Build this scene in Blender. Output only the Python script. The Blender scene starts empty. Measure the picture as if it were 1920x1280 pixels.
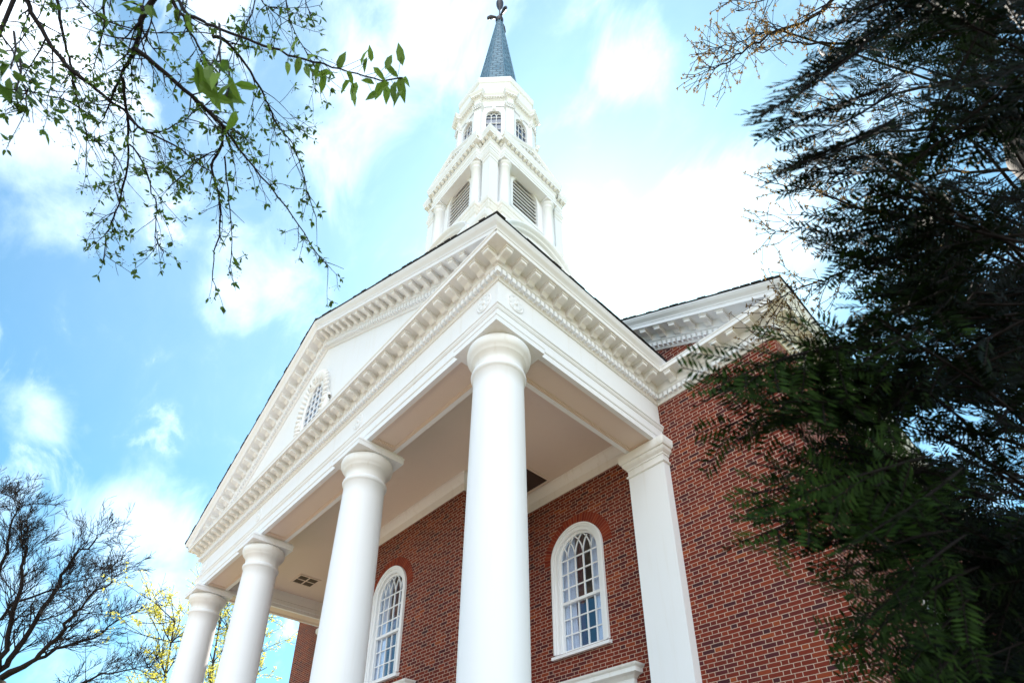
import bpy, bmesh, math, random
import numpy as np
from mathutils import Vector, Matrix
R = math.radians
PI = math.pi
SC = bpy.context.scene
COL = SC.collection
EYE = 1.6                                   # camera height above the lawn; heights below are measured from the eye

# ------------------------------------------------------------------ camera
YAW, PITCH, ROLL = .8276, .5016, .0039
CAMP = Vector((4.83, -4.213, 0.0))
FPX, PPX, PPY = 1145.84, 955.8, 1030.0
_f = Vector((-math.sin(YAW) * math.cos(PITCH), math.cos(YAW) * math.cos(PITCH), math.sin(PITCH)))
_r0 = Vector((math.cos(YAW), math.sin(YAW), 0)); _u0 = _r0.cross(_f)
_r = _r0 * math.cos(ROLL) + _u0 * math.sin(ROLL); _u = -_r0 * math.sin(ROLL) + _u0 * math.cos(ROLL)
cd = bpy.data.cameras.new('camera'); cam = bpy.data.objects.new('camera', cd); COL.objects.link(cam)
M3 = Matrix((( _r.x, _u.x, -_f.x), (_r.y, _u.y, -_f.y), (_r.z, _u.z, -_f.z)))
cam.matrix_world = Matrix.Translation(CAMP + Vector((0, 0, EYE))) @ M3.to_4x4()
cd.sensor_width = 36; cd.lens = FPX / 1920 * 36
cd.shift_x = (960 - PPX) / 1920; cd.shift_y = (PPY - 640) / 1920
cd.clip_start = .05; cd.clip_end = 3000
cd.dof.use_dof = True; cd.dof.focus_distance = 9.0; cd.dof.aperture_fstop = 5.6
SC.camera = cam

def ray(u, v):
    return _r * ((u - PPX) / FPX) - _u * ((v - PPY) / FPX) + _f
def at(u, v, d):                             # point at depth d (metres along the view axis) seen at photo pixel u, v
    return CAMP + ray(u, v) * d

# ------------------------------------------------------------------ sky and sun
SUN_EL, SUN_AZ = R(49), R(-36)               # behind the church; azimuth from +Y towards +X
SUN = Vector((math.sin(SUN_AZ) * math.cos(SUN_EL), math.cos(SUN_AZ) * math.cos(SUN_EL), math.sin(SUN_EL)))
W = bpy.data.worlds.new('World'); SC.world = W; W.use_nodes = True
def build_world():
    nt = W.node_tree; nt.nodes.clear(); N = nt.nodes.new; L = nt.links.new
    out = N('ShaderNodeOutputWorld'); bg = N('ShaderNodeBackground'); L(bg.outputs[0], out.inputs[0])
    sky = N('ShaderNodeTexSky'); sky.sky_type = 'NISHITA'; sky.sun_disc = False
    sky.sun_elevation = SUN_EL; sky.sun_rotation = SUN_AZ; sky.altitude = 100
    sky.air_density = 1.1; sky.dust_density = .75; sky.ozone_density = 2.2
    tc = N('ShaderNodeTexCoord'); d = tc.outputs['Generated']
    nrm = N('ShaderNodeVectorMath'); nrm.operation = 'NORMALIZE'; L(d, nrm.inputs[0]); d = nrm.outputs[0]
    def math_(op, a, b=None, clamp=False):
        n = N('ShaderNodeMath'); n.operation = op; n.use_clamp = clamp
        for i, x in enumerate((a, b)):
            if x is None: continue
            if isinstance(x, (int, float)): n.inputs[i].default_value = x
            else: L(x, n.inputs[i])
        return n.outputs[0]
    # cloud banks: soft lobes at fixed directions of the sky, broken up by fractal noise
    lobes = [(110, 280, 8, .85), (60, 230, 5, .5), (20, 190, 5, .3), (240, 120, 8, .4), (720, 70, 8, .8), (860, 40, 6, .75), (620, 190, 7, .45), (640, 330, 5, .4), (1190, 105, 4, .85),
             (1130, 185, 4, .45), (1280, 350, 7, .5), (1400, 490, 9, .65), (1150, 430, 5, .3), (1500, 580, 7, .6), (50, 775, 3, .6), (110, 795, 2.5, .5),
             (300, 945, 5, .7), (220, 970, 4, .5), (420, 580, 3, .75), (480, 470, 6, .5), (180, 1160, 12, .7), (560, 620, 6, .35), (330, 1060, 6, .5), (1560, 330, 7, .5), (1700, 900, 9, .4),
             (2300, 200, 14, .7), (-700, 200, 14, .6), (900, -600, 18, .7), (100, -900, 14, .7), (1700, -600, 16, .6)]
    def lobe_sum(dirs):
        acc = None
        for (q, w, s) in dirs:
            dp = N('ShaderNodeVectorMath'); dp.operation = 'DOT_PRODUCT'; L(d, dp.inputs[0]); dp.inputs[1].default_value = q
            mr = N('ShaderNodeMapRange'); mr.interpolation_type = 'SMOOTHSTEP'
            mr.inputs[1].default_value = math.cos(R(w)); mr.inputs[2].default_value = 1.0
            mr.inputs[3].default_value = 0; mr.inputs[4].default_value = s
            L(dp.outputs['Value'], mr.inputs[0])
            acc = mr.outputs[0] if acc is None else math_('ADD', acc, mr.outputs[0])
        return acc
    thin = lobe_sum([(ray(u, v).normalized(), w, s) for (u, v, w, s) in lobes])          # wispy fair-weather cloud
    thick = lobe_sum([(Vector(q).normalized(), w, s) for (q, w, s) in (((.3, -.9, .35), 34, 1.7), ((.95, -.35, .35), 34, 1.7), ((.25, -.35, .9), 26, 1.5), ((1, .25, .5), 24, 1.4), ((-.5, -.2, .9), 16, .8), ((-.97, -.3, .12), 16, 1.2))])   # lobes added out of view behind the camera to brighten and whiten the building
    no = N('ShaderNodeTexNoise'); no.inputs['Scale'].default_value = 8.0; no.inputs['Detail'].default_value = 9; no.inputs['Roughness'].default_value = .58
    no.inputs['Distortion'].default_value = .35
    mp = N('ShaderNodeMapping'); mp.inputs['Scale'].default_value = (1, 1.5, 1.1); mp.inputs['Rotation'].default_value = (.3, .2, .6); L(d, mp.inputs[0]); L(mp.outputs[0], no.inputs['Vector'])
    frac = math_('MULTIPLY', math_('SUBTRACT', no.outputs['Fac'], .5), 2.1)
    def cover(acc, top):
        ss = N('ShaderNodeMapRange'); ss.interpolation_type = 'SMOOTHSTEP'; ss.inputs[1].default_value = .05; ss.inputs[2].default_value = 1.15; ss.inputs[4].default_value = top
        L(math_('ADD', math_('MULTIPLY', acc, .68), frac), ss.inputs[0]); return ss.outputs[0]
    veil = math_('MULTIPLY', lobe_sum([(ray(900, 420).normalized(), 44, 1.0)]), math_('ADD', .03, math_('MULTIPLY', no.outputs['Fac'], .08)))   # thin high haze towards the sun
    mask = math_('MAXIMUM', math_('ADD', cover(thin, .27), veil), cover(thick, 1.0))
    skc = N('ShaderNodeMix'); skc.data_type = 'RGBA'; skc.blend_type = 'MULTIPLY'; skc.inputs[0].default_value = 1
    L(sky.outputs[0], skc.inputs[6]); skc.inputs[7].default_value = SKY_TINT
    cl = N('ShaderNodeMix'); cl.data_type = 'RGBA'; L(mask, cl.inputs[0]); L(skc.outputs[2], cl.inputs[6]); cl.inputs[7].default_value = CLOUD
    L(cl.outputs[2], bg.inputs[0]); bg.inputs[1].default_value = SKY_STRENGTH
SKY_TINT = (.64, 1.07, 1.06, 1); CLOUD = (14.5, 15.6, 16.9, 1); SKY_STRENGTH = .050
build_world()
sd = bpy.data.lights.new('sun', 'SUN'); sd.energy = 4.0; sd.angle = R(.5); sd.color = (1, .93, .82)
so = bpy.data.objects.new('sun', sd); COL.objects.link(so); so.rotation_euler = SUN.to_track_quat('Z', 'Y').to_euler(); so.location = (0, 0, 60)
SC.view_settings.view_transform = 'Standard'; SC.view_settings.look = 'None'
SC.view_settings.exposure = 2.04; SC.view_settings.gamma = 1
SC.cycles.max_bounces = 8; SC.cycles.diffuse_bounces = 5; SC.cycles.transparent_max_bounces = 8
SC.cycles.use_denoising = True

# ------------------------------------------------------------------ helpers
class MB:                                    # collects faces, links them as ONE mesh object
    def __init__(s): s.v = []; s.f = []; s.uv = []; s.sm = []
    def add(s, vs, fs, uv=None, smooth=False):
        o = len(s.v); s.v += [tuple(v) for v in vs]; s.f += [tuple(i + o for i in f) for f in fs]
        s.uv += [tuple(q) for q in uv] if uv is not None else [(0, 0)] * len(vs)
        s.sm += [smooth] * len(fs)
    def box(s, x0, x1, y0, y1, z0, z1):
        s.add([(x0, y0, z0), (x1, y0, z0), (x1, y1, z0), (x0, y1, z0), (x0, y0, z1), (x1, y0, z1), (x1, y1, z1), (x0, y1, z1)],
              [(0, 3, 2, 1), (4, 5, 6, 7), (0, 1, 5, 4), (1, 2, 6, 5), (2, 3, 7, 6), (3, 0, 4, 7)])
    def obox(s, o, t, n, u, a0, a1, b0, b1, c0, c1):      # box on axes t, n, u round origin o
        vs = [Vector(o) + t * a + n * b + u * c for c in (c0, c1) for (a, b) in ((a0, b0), (a1, b0), (a1, b1), (a0, b1))]
        s.add(vs, [(0, 3, 2, 1), (4, 5, 6, 7), (0, 1, 5, 4), (1, 2, 6, 5), (2, 3, 7, 6), (3, 0, 4, 7)])
    def prism(s, poly, o, n, t, w, lift=None):            # polygon (off, z) in plane of n and up, extruded w along t, centred
        k = len(poly); vs = []
        for sgn in (-.5, .5):
            for (a, z) in poly:
                p = Vector(o) + n * a + t * (w * sgn); p.z += z
                if lift: p.z += lift(p.x, p.y)
                vs.append(p)
        s.add(vs, [tuple(range(k)), tuple(range(2 * k - 1, k - 1, -1))] + [(i, i + k, (i + 1) % k + k, (i + 1) % k) for i in range(k)])
    def sweep(s, path, prof, closed=False, lift=None, cap=False):   # profile (off, z) along plan path, outward to the right, mitred
        P = [Vector(q) for q in path]; n = len(P); k = len(prof); vs = []
        nn = []
        for i in range(n if closed else n - 1):
            d = (P[(i + 1) % n] - P[i]).normalized(); nn.append(Vector((d.y, -d.x)))
        for i in range(n):
            if closed: a, b = nn[i - 1], nn[i]
            else: a, b = nn[max(i - 1, 0)], nn[min(i, n - 2)]
            m = (a + b) / (1 + a.dot(b))
            for (o, z) in prof:
                x, y = P[i].x + m.x * o, P[i].y + m.y * o
                vs.append((x, y, z + (lift(x, y) if lift else 0)))
        fs = []
        for i in range(n if closed else n - 1):
            j = (i + 1) % n
            fs += [(i * k + q, j * k + q, j * k + q + 1, i * k + q + 1) for q in range(k - 1)]
        if cap and not closed: fs += [tuple(range(k)), tuple(range((n - 1) * k, n * k))]
        s.add(vs, fs)
    def lathe(s, c, prof, seg=40, smooth=True):           # profile (r, z)
        k = len(prof); vs = [(c[0] + r * math.cos(2 * PI * i / seg), c[1] + r * math.sin(2 * PI * i / seg), c[2] + z) for i in range(seg) for (r, z) in prof]
        s.add(vs, [(i * k + q, ((i + 1) % seg) * k + q, ((i + 1) % seg) * k + q + 1, i * k + q + 1) for i in range(seg) for q in range(k - 1)], smooth=smooth)
    def tube(s, pts, rad, seg=5, smooth=True):
        pts = [Vector(p) for p in pts]; n = len(pts); vs = []; ref = None
        for i, p in enumerate(pts):
            d = (pts[min(i + 1, n - 1)] - pts[max(i - 1, 0)])
            d = d.normalized() if d.length > 1e-9 else Vector((0, 0, 1))
            if ref is None: ref = d.orthogonal().normalized()
            ref = (ref - d * ref.dot(d)); ref = ref.normalized() if ref.length > 1e-6 else d.orthogonal().normalized()
            b = d.cross(ref); r = rad[i] if hasattr(rad, '__len__') else rad
            vs += [p + (ref * math.cos(2 * PI * q / seg) + b * math.sin(2 * PI * q / seg)) * r for q in range(seg)]
        s.add(vs, [(i * seg + q, i * seg + (q + 1) % seg, (i + 1) * seg + (q + 1) % seg, (i + 1) * seg + q) for i in range(n - 1) for q in range(seg)], smooth=smooth)
    def build(s, name, m, parent=None, loc=None, auto=None):
        me = bpy.data.meshes.new(name); me.from_pydata([(x, y, z + EYE) for (x, y, z) in s.v], [], s.f)
        me.polygons.foreach_set('use_smooth', s.sm)
        ul = me.uv_layers.new(name='UVMap'); li = np.empty(len(me.loops), dtype=np.int32); me.loops.foreach_get('vertex_index', li)
        ul.data.foreach_set('uv', np.array(s.uv, dtype=np.float32)[li].ravel())
        bm = bmesh.new(); bm.from_mesh(me)
        if auto: bmesh.ops.remove_doubles(bm, verts=bm.verts, dist=1e-5); 
        if auto or auto is None and len(s.f) < 40000: bmesh.ops.recalc_face_normals(bm, faces=bm.faces)
        bm.to_mesh(me); bm.free()
        me.materials.append(m); o = bpy.data.objects.new(name, me); COL.objects.link(o)
        if parent:
            o.parent = parent; o.matrix_parent_inverse = parent_world(parent).inverted()
        return o
def parent_world(o):
    m = Matrix.Translation(o.location) @ o.rotation_euler.to_matrix().to_4x4()
    return (parent_world(o.parent) @ o.matrix_parent_inverse @ m) if o.parent else m
def tag(o, label=None, cat=None, group=None, kind=None):
    if label: o['label'] = label
    if cat: o['category'] = cat
    if group: o['group'] = group
    if kind: o['kind'] = kind
    return o
def empty(name, loc, label, cat, group=None):
    o = bpy.data.objects.new(name, None); COL.objects.link(o); o.location = loc; o.empty_display_size = .2
    return tag(o, label, cat, group)

# ------------------------------------------------------------------ materials
def mat(name, col=(.8, .8, .8), rough=.6, spec=.4, metal=0):
    m = bpy.data.materials.new(name); m.use_nodes = True; b = m.node_tree.nodes['Principled BSDF']
    b.inputs['Base Color'].default_value = (*col, 1); b.inputs['Roughness'].default_value = rough
    b.inputs['Specular IOR Level'].default_value = spec; b.inputs['Metallic'].default_value = metal
    return m
class NT:
    def __init__(s, m): s.t = m.node_tree; s.b = s.t.nodes['Principled BSDF']
    def n(s, ty, **kw):
        q = s.t.nodes.new(ty)
        for k, v in kw.items(): setattr(q, k, v)
        return q
    def l(s, a, b): s.t.links.new(a, b)
    def m(s, op, *a, clamp=False):
        q = s.n('ShaderNodeMath', operation=op, use_clamp=clamp)
        for i, x in enumerate(a):
            if isinstance(x, (int, float)): q.inputs[i].default_value = x
            else: s.l(x, q.inputs[i])
        return q.outputs[0]
    def pos(s): return s.n('ShaderNodeNewGeometry').outputs['Position']
    def noise(s, sc, vec=None, det=4, rough=.55):
        q = s.n('ShaderNodeTexNoise'); q.inputs['Scale'].default_value = sc; q.inputs['Detail'].default_value = det; q.inputs['Roughness'].default_value = rough
        s.l(vec if vec is not None else s.pos(), q.inputs['Vector']); return q.outputs['Fac']
    def ramp(s, f, stops):
        q = s.n('ShaderNodeValToRGB'); e = q.color_ramp.elements
        while len(e) < len(stops): e.new(.5)
        for i, (p, c) in enumerate(stops): e[i].position = p; e[i].color = (*c, 1)
        s.l(f, q.inputs[0]); return q.outputs[0]
    def mix(s, f, a, b, blend='MIX'):
        q = s.n('ShaderNodeMix', data_type='RGBA', blend_type=blend)
        for i, x in ((0, f), (6, a), (7, b)):
            if isinstance(x, (int, float)): q.inputs[i].default_value = x
            elif isinstance(x, tuple): q.inputs[i].default_value = (*x, 1)
            else: s.l(x, q.inputs[i])
        return q.outputs[2]
    def bump(s, h, st=.3, dist=.01):
        q = s.n('ShaderNodeBump'); q.inputs['Strength'].default_value = st; q.inputs['Distance'].default_value = dist
        s.l(h, q.inputs['Height']); s.l(q.outputs[0], s.b.inputs['Normal'])
    def col(s, c): s.l(c, s.b.inputs['Base Color'])
def painted(name, c1, c2, streak=(.70, .66, .57), rough=.45):
    m = mat(name, c1, rough); t = NT(m)
    a = t.noise(1.3, det=6); c = t.mix(a, c1, c2)
    mp = t.n('ShaderNodeMapping'); mp.inputs['Scale'].default_value = (9, 9, .5); t.l(t.pos(), mp.inputs[0])
    st = t.noise(1.0, mp.outputs[0], 5, .6); f = t.m('MULTIPLY', t.m('SUBTRACT', st, .56, clamp=True), 2.2, clamp=True)
    t.col(t.mix(f, c, streak)); t.bump(t.noise(38, det=3), .08, .004)
    return m
M = {}
M['paint'] = painted('white_paint', (.84, .86, .885), (.80, .82, .835), (.72, .70, .66))
M['paint_old'] = painted('weathered_white_paint', (.83, .835, .83), (.78, .78, .76), (.62, .58, .51))
M['column'] = painted('column_paint', (.82, .84, .865), (.79, .805, .82), (.73, .72, .70))
M['ceiling'] = painted('bounce_warmed_ceiling_paint', (.76, .64, .55), (.73, .61, .52), (.70, .58, .49))  # beige carries the warm ground bounce, put into the paint colour
def brick_mat():
    m = mat('flemish_brick', rough=.85, spec=.15); t = NT(m)
    g = t.n('ShaderNodeNewGeometry'); sp = t.n('ShaderNodeSeparateXYZ'); t.l(g.outputs['Position'], sp.inputs[0])
    sn = t.n('ShaderNodeSeparateXYZ'); t.l(g.outputs['True Normal'], sn.inputs[0])
    side = t.m('GREATER_THAN', t.m('ABSOLUTE', sn.outputs[0]), .5)
    u = t.m('ADD', t.m('MULTIPLY', sp.outputs[1], side), t.m('MULTIPLY', sp.outputs[0], t.m('SUBTRACT', 1.0, side)))
    wob = t.m('MULTIPLY', t.m('SUBTRACT', t.noise(3.0, det=2), .5), .006)
    z = t.m('ADD', sp.outputs[2], wob)
    H, P, J = .0677, .3, .0092
    row = t.m('FLOOR', t.m('DIVIDE', z, H)); fz = t.m('SUBTRACT', z, t.m('MULTIPLY', row, H))
    odd = t.m('FLOORED_MODULO', row, 2.0)
    # small per-course slip so the bond never lines up perfectly
    wn0 = t.n('ShaderNodeTexWhiteNoise', noise_dimensions='1D'); t.l(row, wn0.inputs['W'])
    uu = t.m('ADD', t.m('ADD', u, t.m('MULTIPLY', odd, P / 2)), t.m('MULTIPLY', wn0.outputs['Value'], .012))
    per = t.m('FLOOR', t.m('DIVIDE', uu, P)); fu = t.m('SUBTRACT', uu, t.m('MULTIPLY', per, P))
    S = .2
    head = t.m('GREATER_THAN', fu, S)
    w = t.m('ADD', S, t.m('MULTIPLY', head, P - 2 * S)); lu = t.m('SUBTRACT', fu, t.m('MULTIPLY', head, S))
    edge_u = t.m('MINIMUM', lu, t.m('SUBTRACT', w, lu)); edge_z = t.m('MINIMUM', fz, t.m('SUBTRACT', H, fz))
    e = t.m('ADD', t.m('MINIMUM', edge_u, edge_z), t.m('MULTIPLY', t.m('SUBTRACT', t.noise(60, det=2), .5), .005))
    br = t.n('ShaderNodeMapRange', interpolation_type='SMOOTHSTEP'); br.inputs[1].default_value = J * .35; br.inputs[2].default_value = J * .75; t.l(e, br.inputs[0])
    cv = t.n('ShaderNodeCombineXYZ'); t.l(row, cv.inputs[0]); t.l(t.m('ADD', t.m('MULTIPLY', per, 2.0), head), cv.inputs[1]); t.l(side, cv.inputs[2])
    wn = t.n('ShaderNodeTexWhiteNoise', noise_dimensions='3D'); t.l(cv.outputs[0], wn.inputs['Vector'])
    c = t.ramp(wn.outputs['Value'], [(0, (.050, .017, .022)), (.08, (.095, .018, .020)), (.40, (.160, .024, .014)), (.80, (.200, .031, .016)), (.95, (.245, .044, .018)), (1, (.31, .07, .022))])
    fine = t.noise(45, det=4, rough=.7); c = t.mix(t.m('MULTIPLY', fine, .4), c, (.035, .012, .011))
    big = t.noise(.55, det=4); c = t.mix(t.m('MULTIPLY', t.m('SUBTRACT', big, .5, clamp=True), .35), c, (.20, .08, .06))
    mort = t.mix(t.noise(9, det=3), (.54, .40, .32), (.42, .29, .22))
    t.col(t.mix(br.outputs[0], mort, c))
    t.bump(t.m('ADD', br.outputs[0], t.m('MULTIPLY', fine, .35)), .6, .008)
    return m
M['brick'] = brick_mat()
def arch_mat():
    m = mat('gauged_arch_brick', rough=.85, spec=.15); t = NT(m)
    uv = t.n('ShaderNodeUVMap'); sp = t.n('ShaderNodeSeparateXYZ'); t.l(uv.outputs[0], sp.inputs[0])
    k = t.m('FLOOR', t.m('DIVIDE', sp.outputs[0], .068)); f = t.m('SUBTRACT', t.m('DIVIDE', sp.outputs[0], .068), k)
    mo = t.m('LESS_THAN', t.m('MINIMUM', f, t.m('SUBTRACT', 1.0, f)), .085)
    wn = t.n('ShaderNodeTexWhiteNoise', noise_dimensions='1D'); t.l(k, wn.inputs['W'])
    c = t.ramp(wn.outputs['Value'], [(0, (.15, .018, .010)), (.5, (.21, .030, .014)), (1, (.28, .05, .02))])
    c = t.mix(t.m('MULTIPLY', t.noise(40), .4), c, (.14, .022, .012)); t.col(t.mix(t.m('MULTIPLY', mo, .45), c, (.36, .20, .13)))
    return m
M['arch'] = arch_mat()
def slate_mat():
    m = mat('spire_slate', rough=.5, spec=.5); t = NT(m)
    uv = t.n('ShaderNodeUVMap'); b = t.n('ShaderNodeTexBrick'); vm = t.n('ShaderNodeVectorMath', operation='ADD'); wv = t.n('ShaderNodeTexNoise'); wv.inputs['Scale'].default_value = 2.6; t.l(uv.outputs[0], wv.inputs['Vector']); sc_ = t.n('ShaderNodeVectorMath', operation='SCALE'); sc_.inputs['Scale'].default_value = .22; t.l(wv.outputs['Color'], sc_.inputs[0]); t.l(uv.outputs[0], vm.inputs[0]); t.l(sc_.outputs[0], vm.inputs[1]); t.l(vm.outputs[0], b.inputs['Vector'])
    b.inputs['Scale'].default_value = 1; b.inputs['Brick Width'].default_value = .34; b.inputs['Row Height'].default_value = .25; b.inputs['Mortar Size'].default_value = .03
    b.inputs['Color1'].default_value = (.065, .16, .24, 1); b.inputs['Color2'].default_value = (.16, .27, .36, 1); b.inputs['Mortar'].default_value = (.02, .05, .08, 1)
    b.inputs['Bias'].default_value = 0
    c = t.mix(t.m('MULTIPLY', t.noise(5), .5), b.outputs['Color'], (.07, .18, .27)); t.col(c)
    t.bump(t.m('ADD', b.outputs['Fac'], t.noise(9)), 1.0, -.05)
    return m
M['slate'] = slate_mat()
M['shingle'] = mat('roof_shingle', (.035, .035, .038), .9, .2); t_ = NT(M['shingle']); t_.col(t_.ramp(t_.noise(14, det=5), [(.3, (.02, .02, .022)), (.7, (.06, .058, .056))]))
M['metal'] = mat('dark_copper', (.05, .045, .05), .45, .5, .6)
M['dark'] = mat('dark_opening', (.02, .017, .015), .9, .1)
M['hatch'] = mat('brown_hatch', (.065, .042, .034), .8, .2)
M['vent'] = mat('dark_grille', (.10, .075, .055), .7, .3)
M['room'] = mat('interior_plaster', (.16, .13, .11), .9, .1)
M['maroon'] = mat('maroon_drape', (.13, .02, .035), .9, .1)
M['sheer'] = mat('sheer_curtain', (.86, .86, .92), .9, .1)
def glass_mat(name, k, tint=(.9, .95, 1)):
    m = bpy.data.materials.new(name); m.use_nodes = True; t = m.node_tree; t.nodes.clear()
    o = t.nodes.new('ShaderNodeOutputMaterial'); mx = t.nodes.new('ShaderNodeMixShader'); tr = t.nodes.new('ShaderNodeBsdfTransparent'); gl = t.nodes.new('ShaderNodeBsdfGlossy')
    gl.inputs['Roughness'].default_value = .015; gl.inputs['Color'].default_value = (.85, .92, 1, 1); tr.inputs[0].default_value = (*tint, 1)
    fr = t.nodes.new('ShaderNodeFresnel'); g0 = t.nodes.new('ShaderNodeNewGeometry'); mr = t.nodes.new('ShaderNodeMapRange')   # same reflectance on both faces of the pane
    mr.inputs[3].default_value = k; mr.inputs[4].default_value = 1 / k; t.links.new(g0.outputs['Backfacing'], mr.inputs[0]); t.links.new(mr.outputs[0], fr.inputs[0])
    no = t.nodes.new('ShaderNodeTexNoise'); no.inputs['Scale'].default_value = 2.2; bp = t.nodes.new('ShaderNodeBump'); bp.inputs['Strength'].default_value = .12; bp.inputs['Distance'].default_value = .02
    g = t.nodes.new('ShaderNodeNewGeometry'); t.links.new(g.outputs['Position'], no.inputs['Vector']); t.links.new(no.outputs['Fac'], bp.inputs['Height']); t.links.new(bp.outputs[0], gl.inputs['Normal'])
    t.links.new(fr.outputs[0], mx.inputs[0]); t.links.new(tr.outputs[0], mx.inputs[1]); t.links.new(gl.outputs[0], mx.inputs[2]); t.links.new(mx.outputs[0], o.inputs[0])
    return m
M['glass'] = glass_mat('window_glass', 1.75)
M['blueglass'] = mat('lantern_glass', (.012, .035, .09), .06, .9)
M['skyglass'] = mat('sky_reflection_tint_glass', (.04, .12, .24), .05, 1.0)  # blue of the reflected sky is put into the base colour
def leaf_mat(name, c1, c2, trans, rough=.5, spec=.3):
    m = bpy.data.materials.new(name); m.use_nodes = True; t = NT(m)
    oi = t.n('ShaderNodeUVMap'); sp = t.n('ShaderNodeSeparateXYZ'); t.l(oi.outputs[0], sp.inputs[0])
    c = t.mix(sp.outputs[0], c1, c2); t.col(c); t.b.inputs['Roughness'].default_value = rough; t.b.inputs['Specular IOR Level'].default_value = spec
    tl = t.n('ShaderNodeBsdfTranslucent'); t.l(t.mix(.5, c, tuple(min(1, x * 1.7) for x in c2)), tl.inputs[0])
    mx = t.n('ShaderNodeMixShader'); mx.inputs[0].default_value = trans
    out = t.t.nodes['Material Output']; t.l(t.b.outputs[0], mx.inputs[1]); t.l(tl.outputs[0], mx.inputs[2]); t.l(mx.outputs[0], out.inputs[0])
    return m
M['leaf'] = leaf_mat('cherry_leaf', (.016, .042, .008), (.15, .26, .03), .38)
M['bud'] = leaf_mat('tan_bud', (.07, .040, .018), (.26, .16, .04), .3, .7)
M['yellow'] = leaf_mat('yellow_spring_leaf', (.36, .38, .06), (.60, .55, .10), .45, .6)
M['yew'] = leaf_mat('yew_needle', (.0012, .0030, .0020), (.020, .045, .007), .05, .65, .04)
def bark(name, c1, c2):
    m = mat(name, c1, .9, .15); t = NT(m); t.col(t.mix(t.noise(25, det=5), c1, c2)); t.bump(t.noise(60), .5, .01); return m
M['twig'] = bark('dark_twig_bark', (.009, .008, .010), (.024, .020, .019))
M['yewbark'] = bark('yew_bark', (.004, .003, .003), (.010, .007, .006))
M['bark'] = bark('grey_bark', (.045, .038, .032), (.09, .075, .06))
def ground_mat():
    m = mat('lawn', (.05, .08, .02), .95, .1); t = NT(m); a = t.noise(6, det=6); b = t.noise(.6, det=3)
    t.col(t.mix(b, t.mix(a, (.05, .075, .02), (.10, .11, .035)), (.20, .17, .08))); t.bump(a, .5, .03); return m
M['lawn'] = ground_mat()
def pave_mat():
    m = mat('warm_paving', (.4, .3, .22), .85, .2); t = NT(m)
    b = t.n('ShaderNodeTexBrick'); t.l(t.pos(), b.inputs['Vector']); b.inputs['Scale'].default_value = 1; b.inputs['Brick Width'].default_value = .21; b.inputs['Row Height'].default_value = .1; b.inputs['Mortar Size'].default_value = .006
    b.inputs['Color1'].default_value = (.27, .17, .12, 1); b.inputs['Color2'].default_value = (.20, .12, .09, 1); b.inputs['Mortar'].default_value = (.36, .31, .26, 1)
    t.col(t.mix(t.m('MULTIPLY', t.noise(3), .4), b.outputs['Color'], (.25, .19, .15))); return m
M['pave'] = pave_mat()
M['stone'] = painted('step_stone', (.50, .46, .40), (.42, .38, .33), (.36, .32, .27), .8)

# ------------------------------------------------------------------ the ground
g = MB(); n_ = 60
vs = []; 
for i in range(n_ + 1):
    for j in range(n_ + 1):
        x = (i / n_ * 2 - 1); y = (j / n_ * 2 - 1); x = x * abs(x) ** 1.5 * 900; y = y * abs(y) ** 1.5 * 900
        vs.append((x, y, -EYE))
g.add(vs, [(i * (n_ + 1) + j, (i + 1) * (n_ + 1) + j, (i + 1) * (n_ + 1) + j + 1, i * (n_ + 1) + j + 1) for i in range(n_) for j in range(n_)])
tag(g.build('ground', M['lawn']), kind='structure')
g = MB(); g.add([(-60, -22, -EYE + .004), (40, -22, -EYE + .004), (40, -3.2, -EYE + .004), (-60, -3.2, -EYE + .004)], [(0, 1, 2, 3)])
tag(g.build('pavement', M['pave']), kind='structure')

# ------------------------------------------------------------------ the church
L = 11.692; XC = -L / 2; B = .307; D = 3.65; XB = 2.554; XL = 2 * XC - XB; YB = 32.0
ZA = 6.878; ZF = 7.35; ZC = 7.78; ZTIP = 8.376; TIP = .454
SLOPE = .5162
VY = 2.07; VX0, VX1 = XC - 2.46, XC + 2.46
church = empty('church', (XC, 10, 0), 'red brick church with white columned portico, pediment and tall white steeple', 'church')
def part(mb, name, m, parent=church, **k): return mb.build(name, M[m], parent, **k)

def arc(cx, cz, r, a0, a1, n): return [(cx + r * math.cos(a0 + (a1 - a0) * i / n), cz + r * math.sin(a0 + (a1 - a0) * i / n)) for i in range(n + 1)]
def wall_with_arches(mb, x0, x1, z0, z1, holes, to3):      # flat wall in (x, z) with round-headed holes (centre, half width, sill, spring)
    cur = x0
    def quad(a, b, c, d): mb.add([to3(*a), to3(*b), to3(*c), to3(*d)], [(0, 1, 2, 3)])
    for (cx, hw, zs, zp) in sorted(holes):
        quad((cur, z0), (cx - hw, z0), (cx - hw, z1), (cur, z1))
        quad((cx - hw, z0), (cx + hw, z0), (cx + hw, zs), (cx - hw, zs))
        A = arc(cx, zp, hw, PI, 0, 24)
        for (p, q) in zip(A, A[1:]): quad(p, q, (q[0], z1), (p[0], z1))
        cur = cx + hw
    quad((cur, z0), (x1, z0), (x1, z1), (cur, z1))
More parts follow.
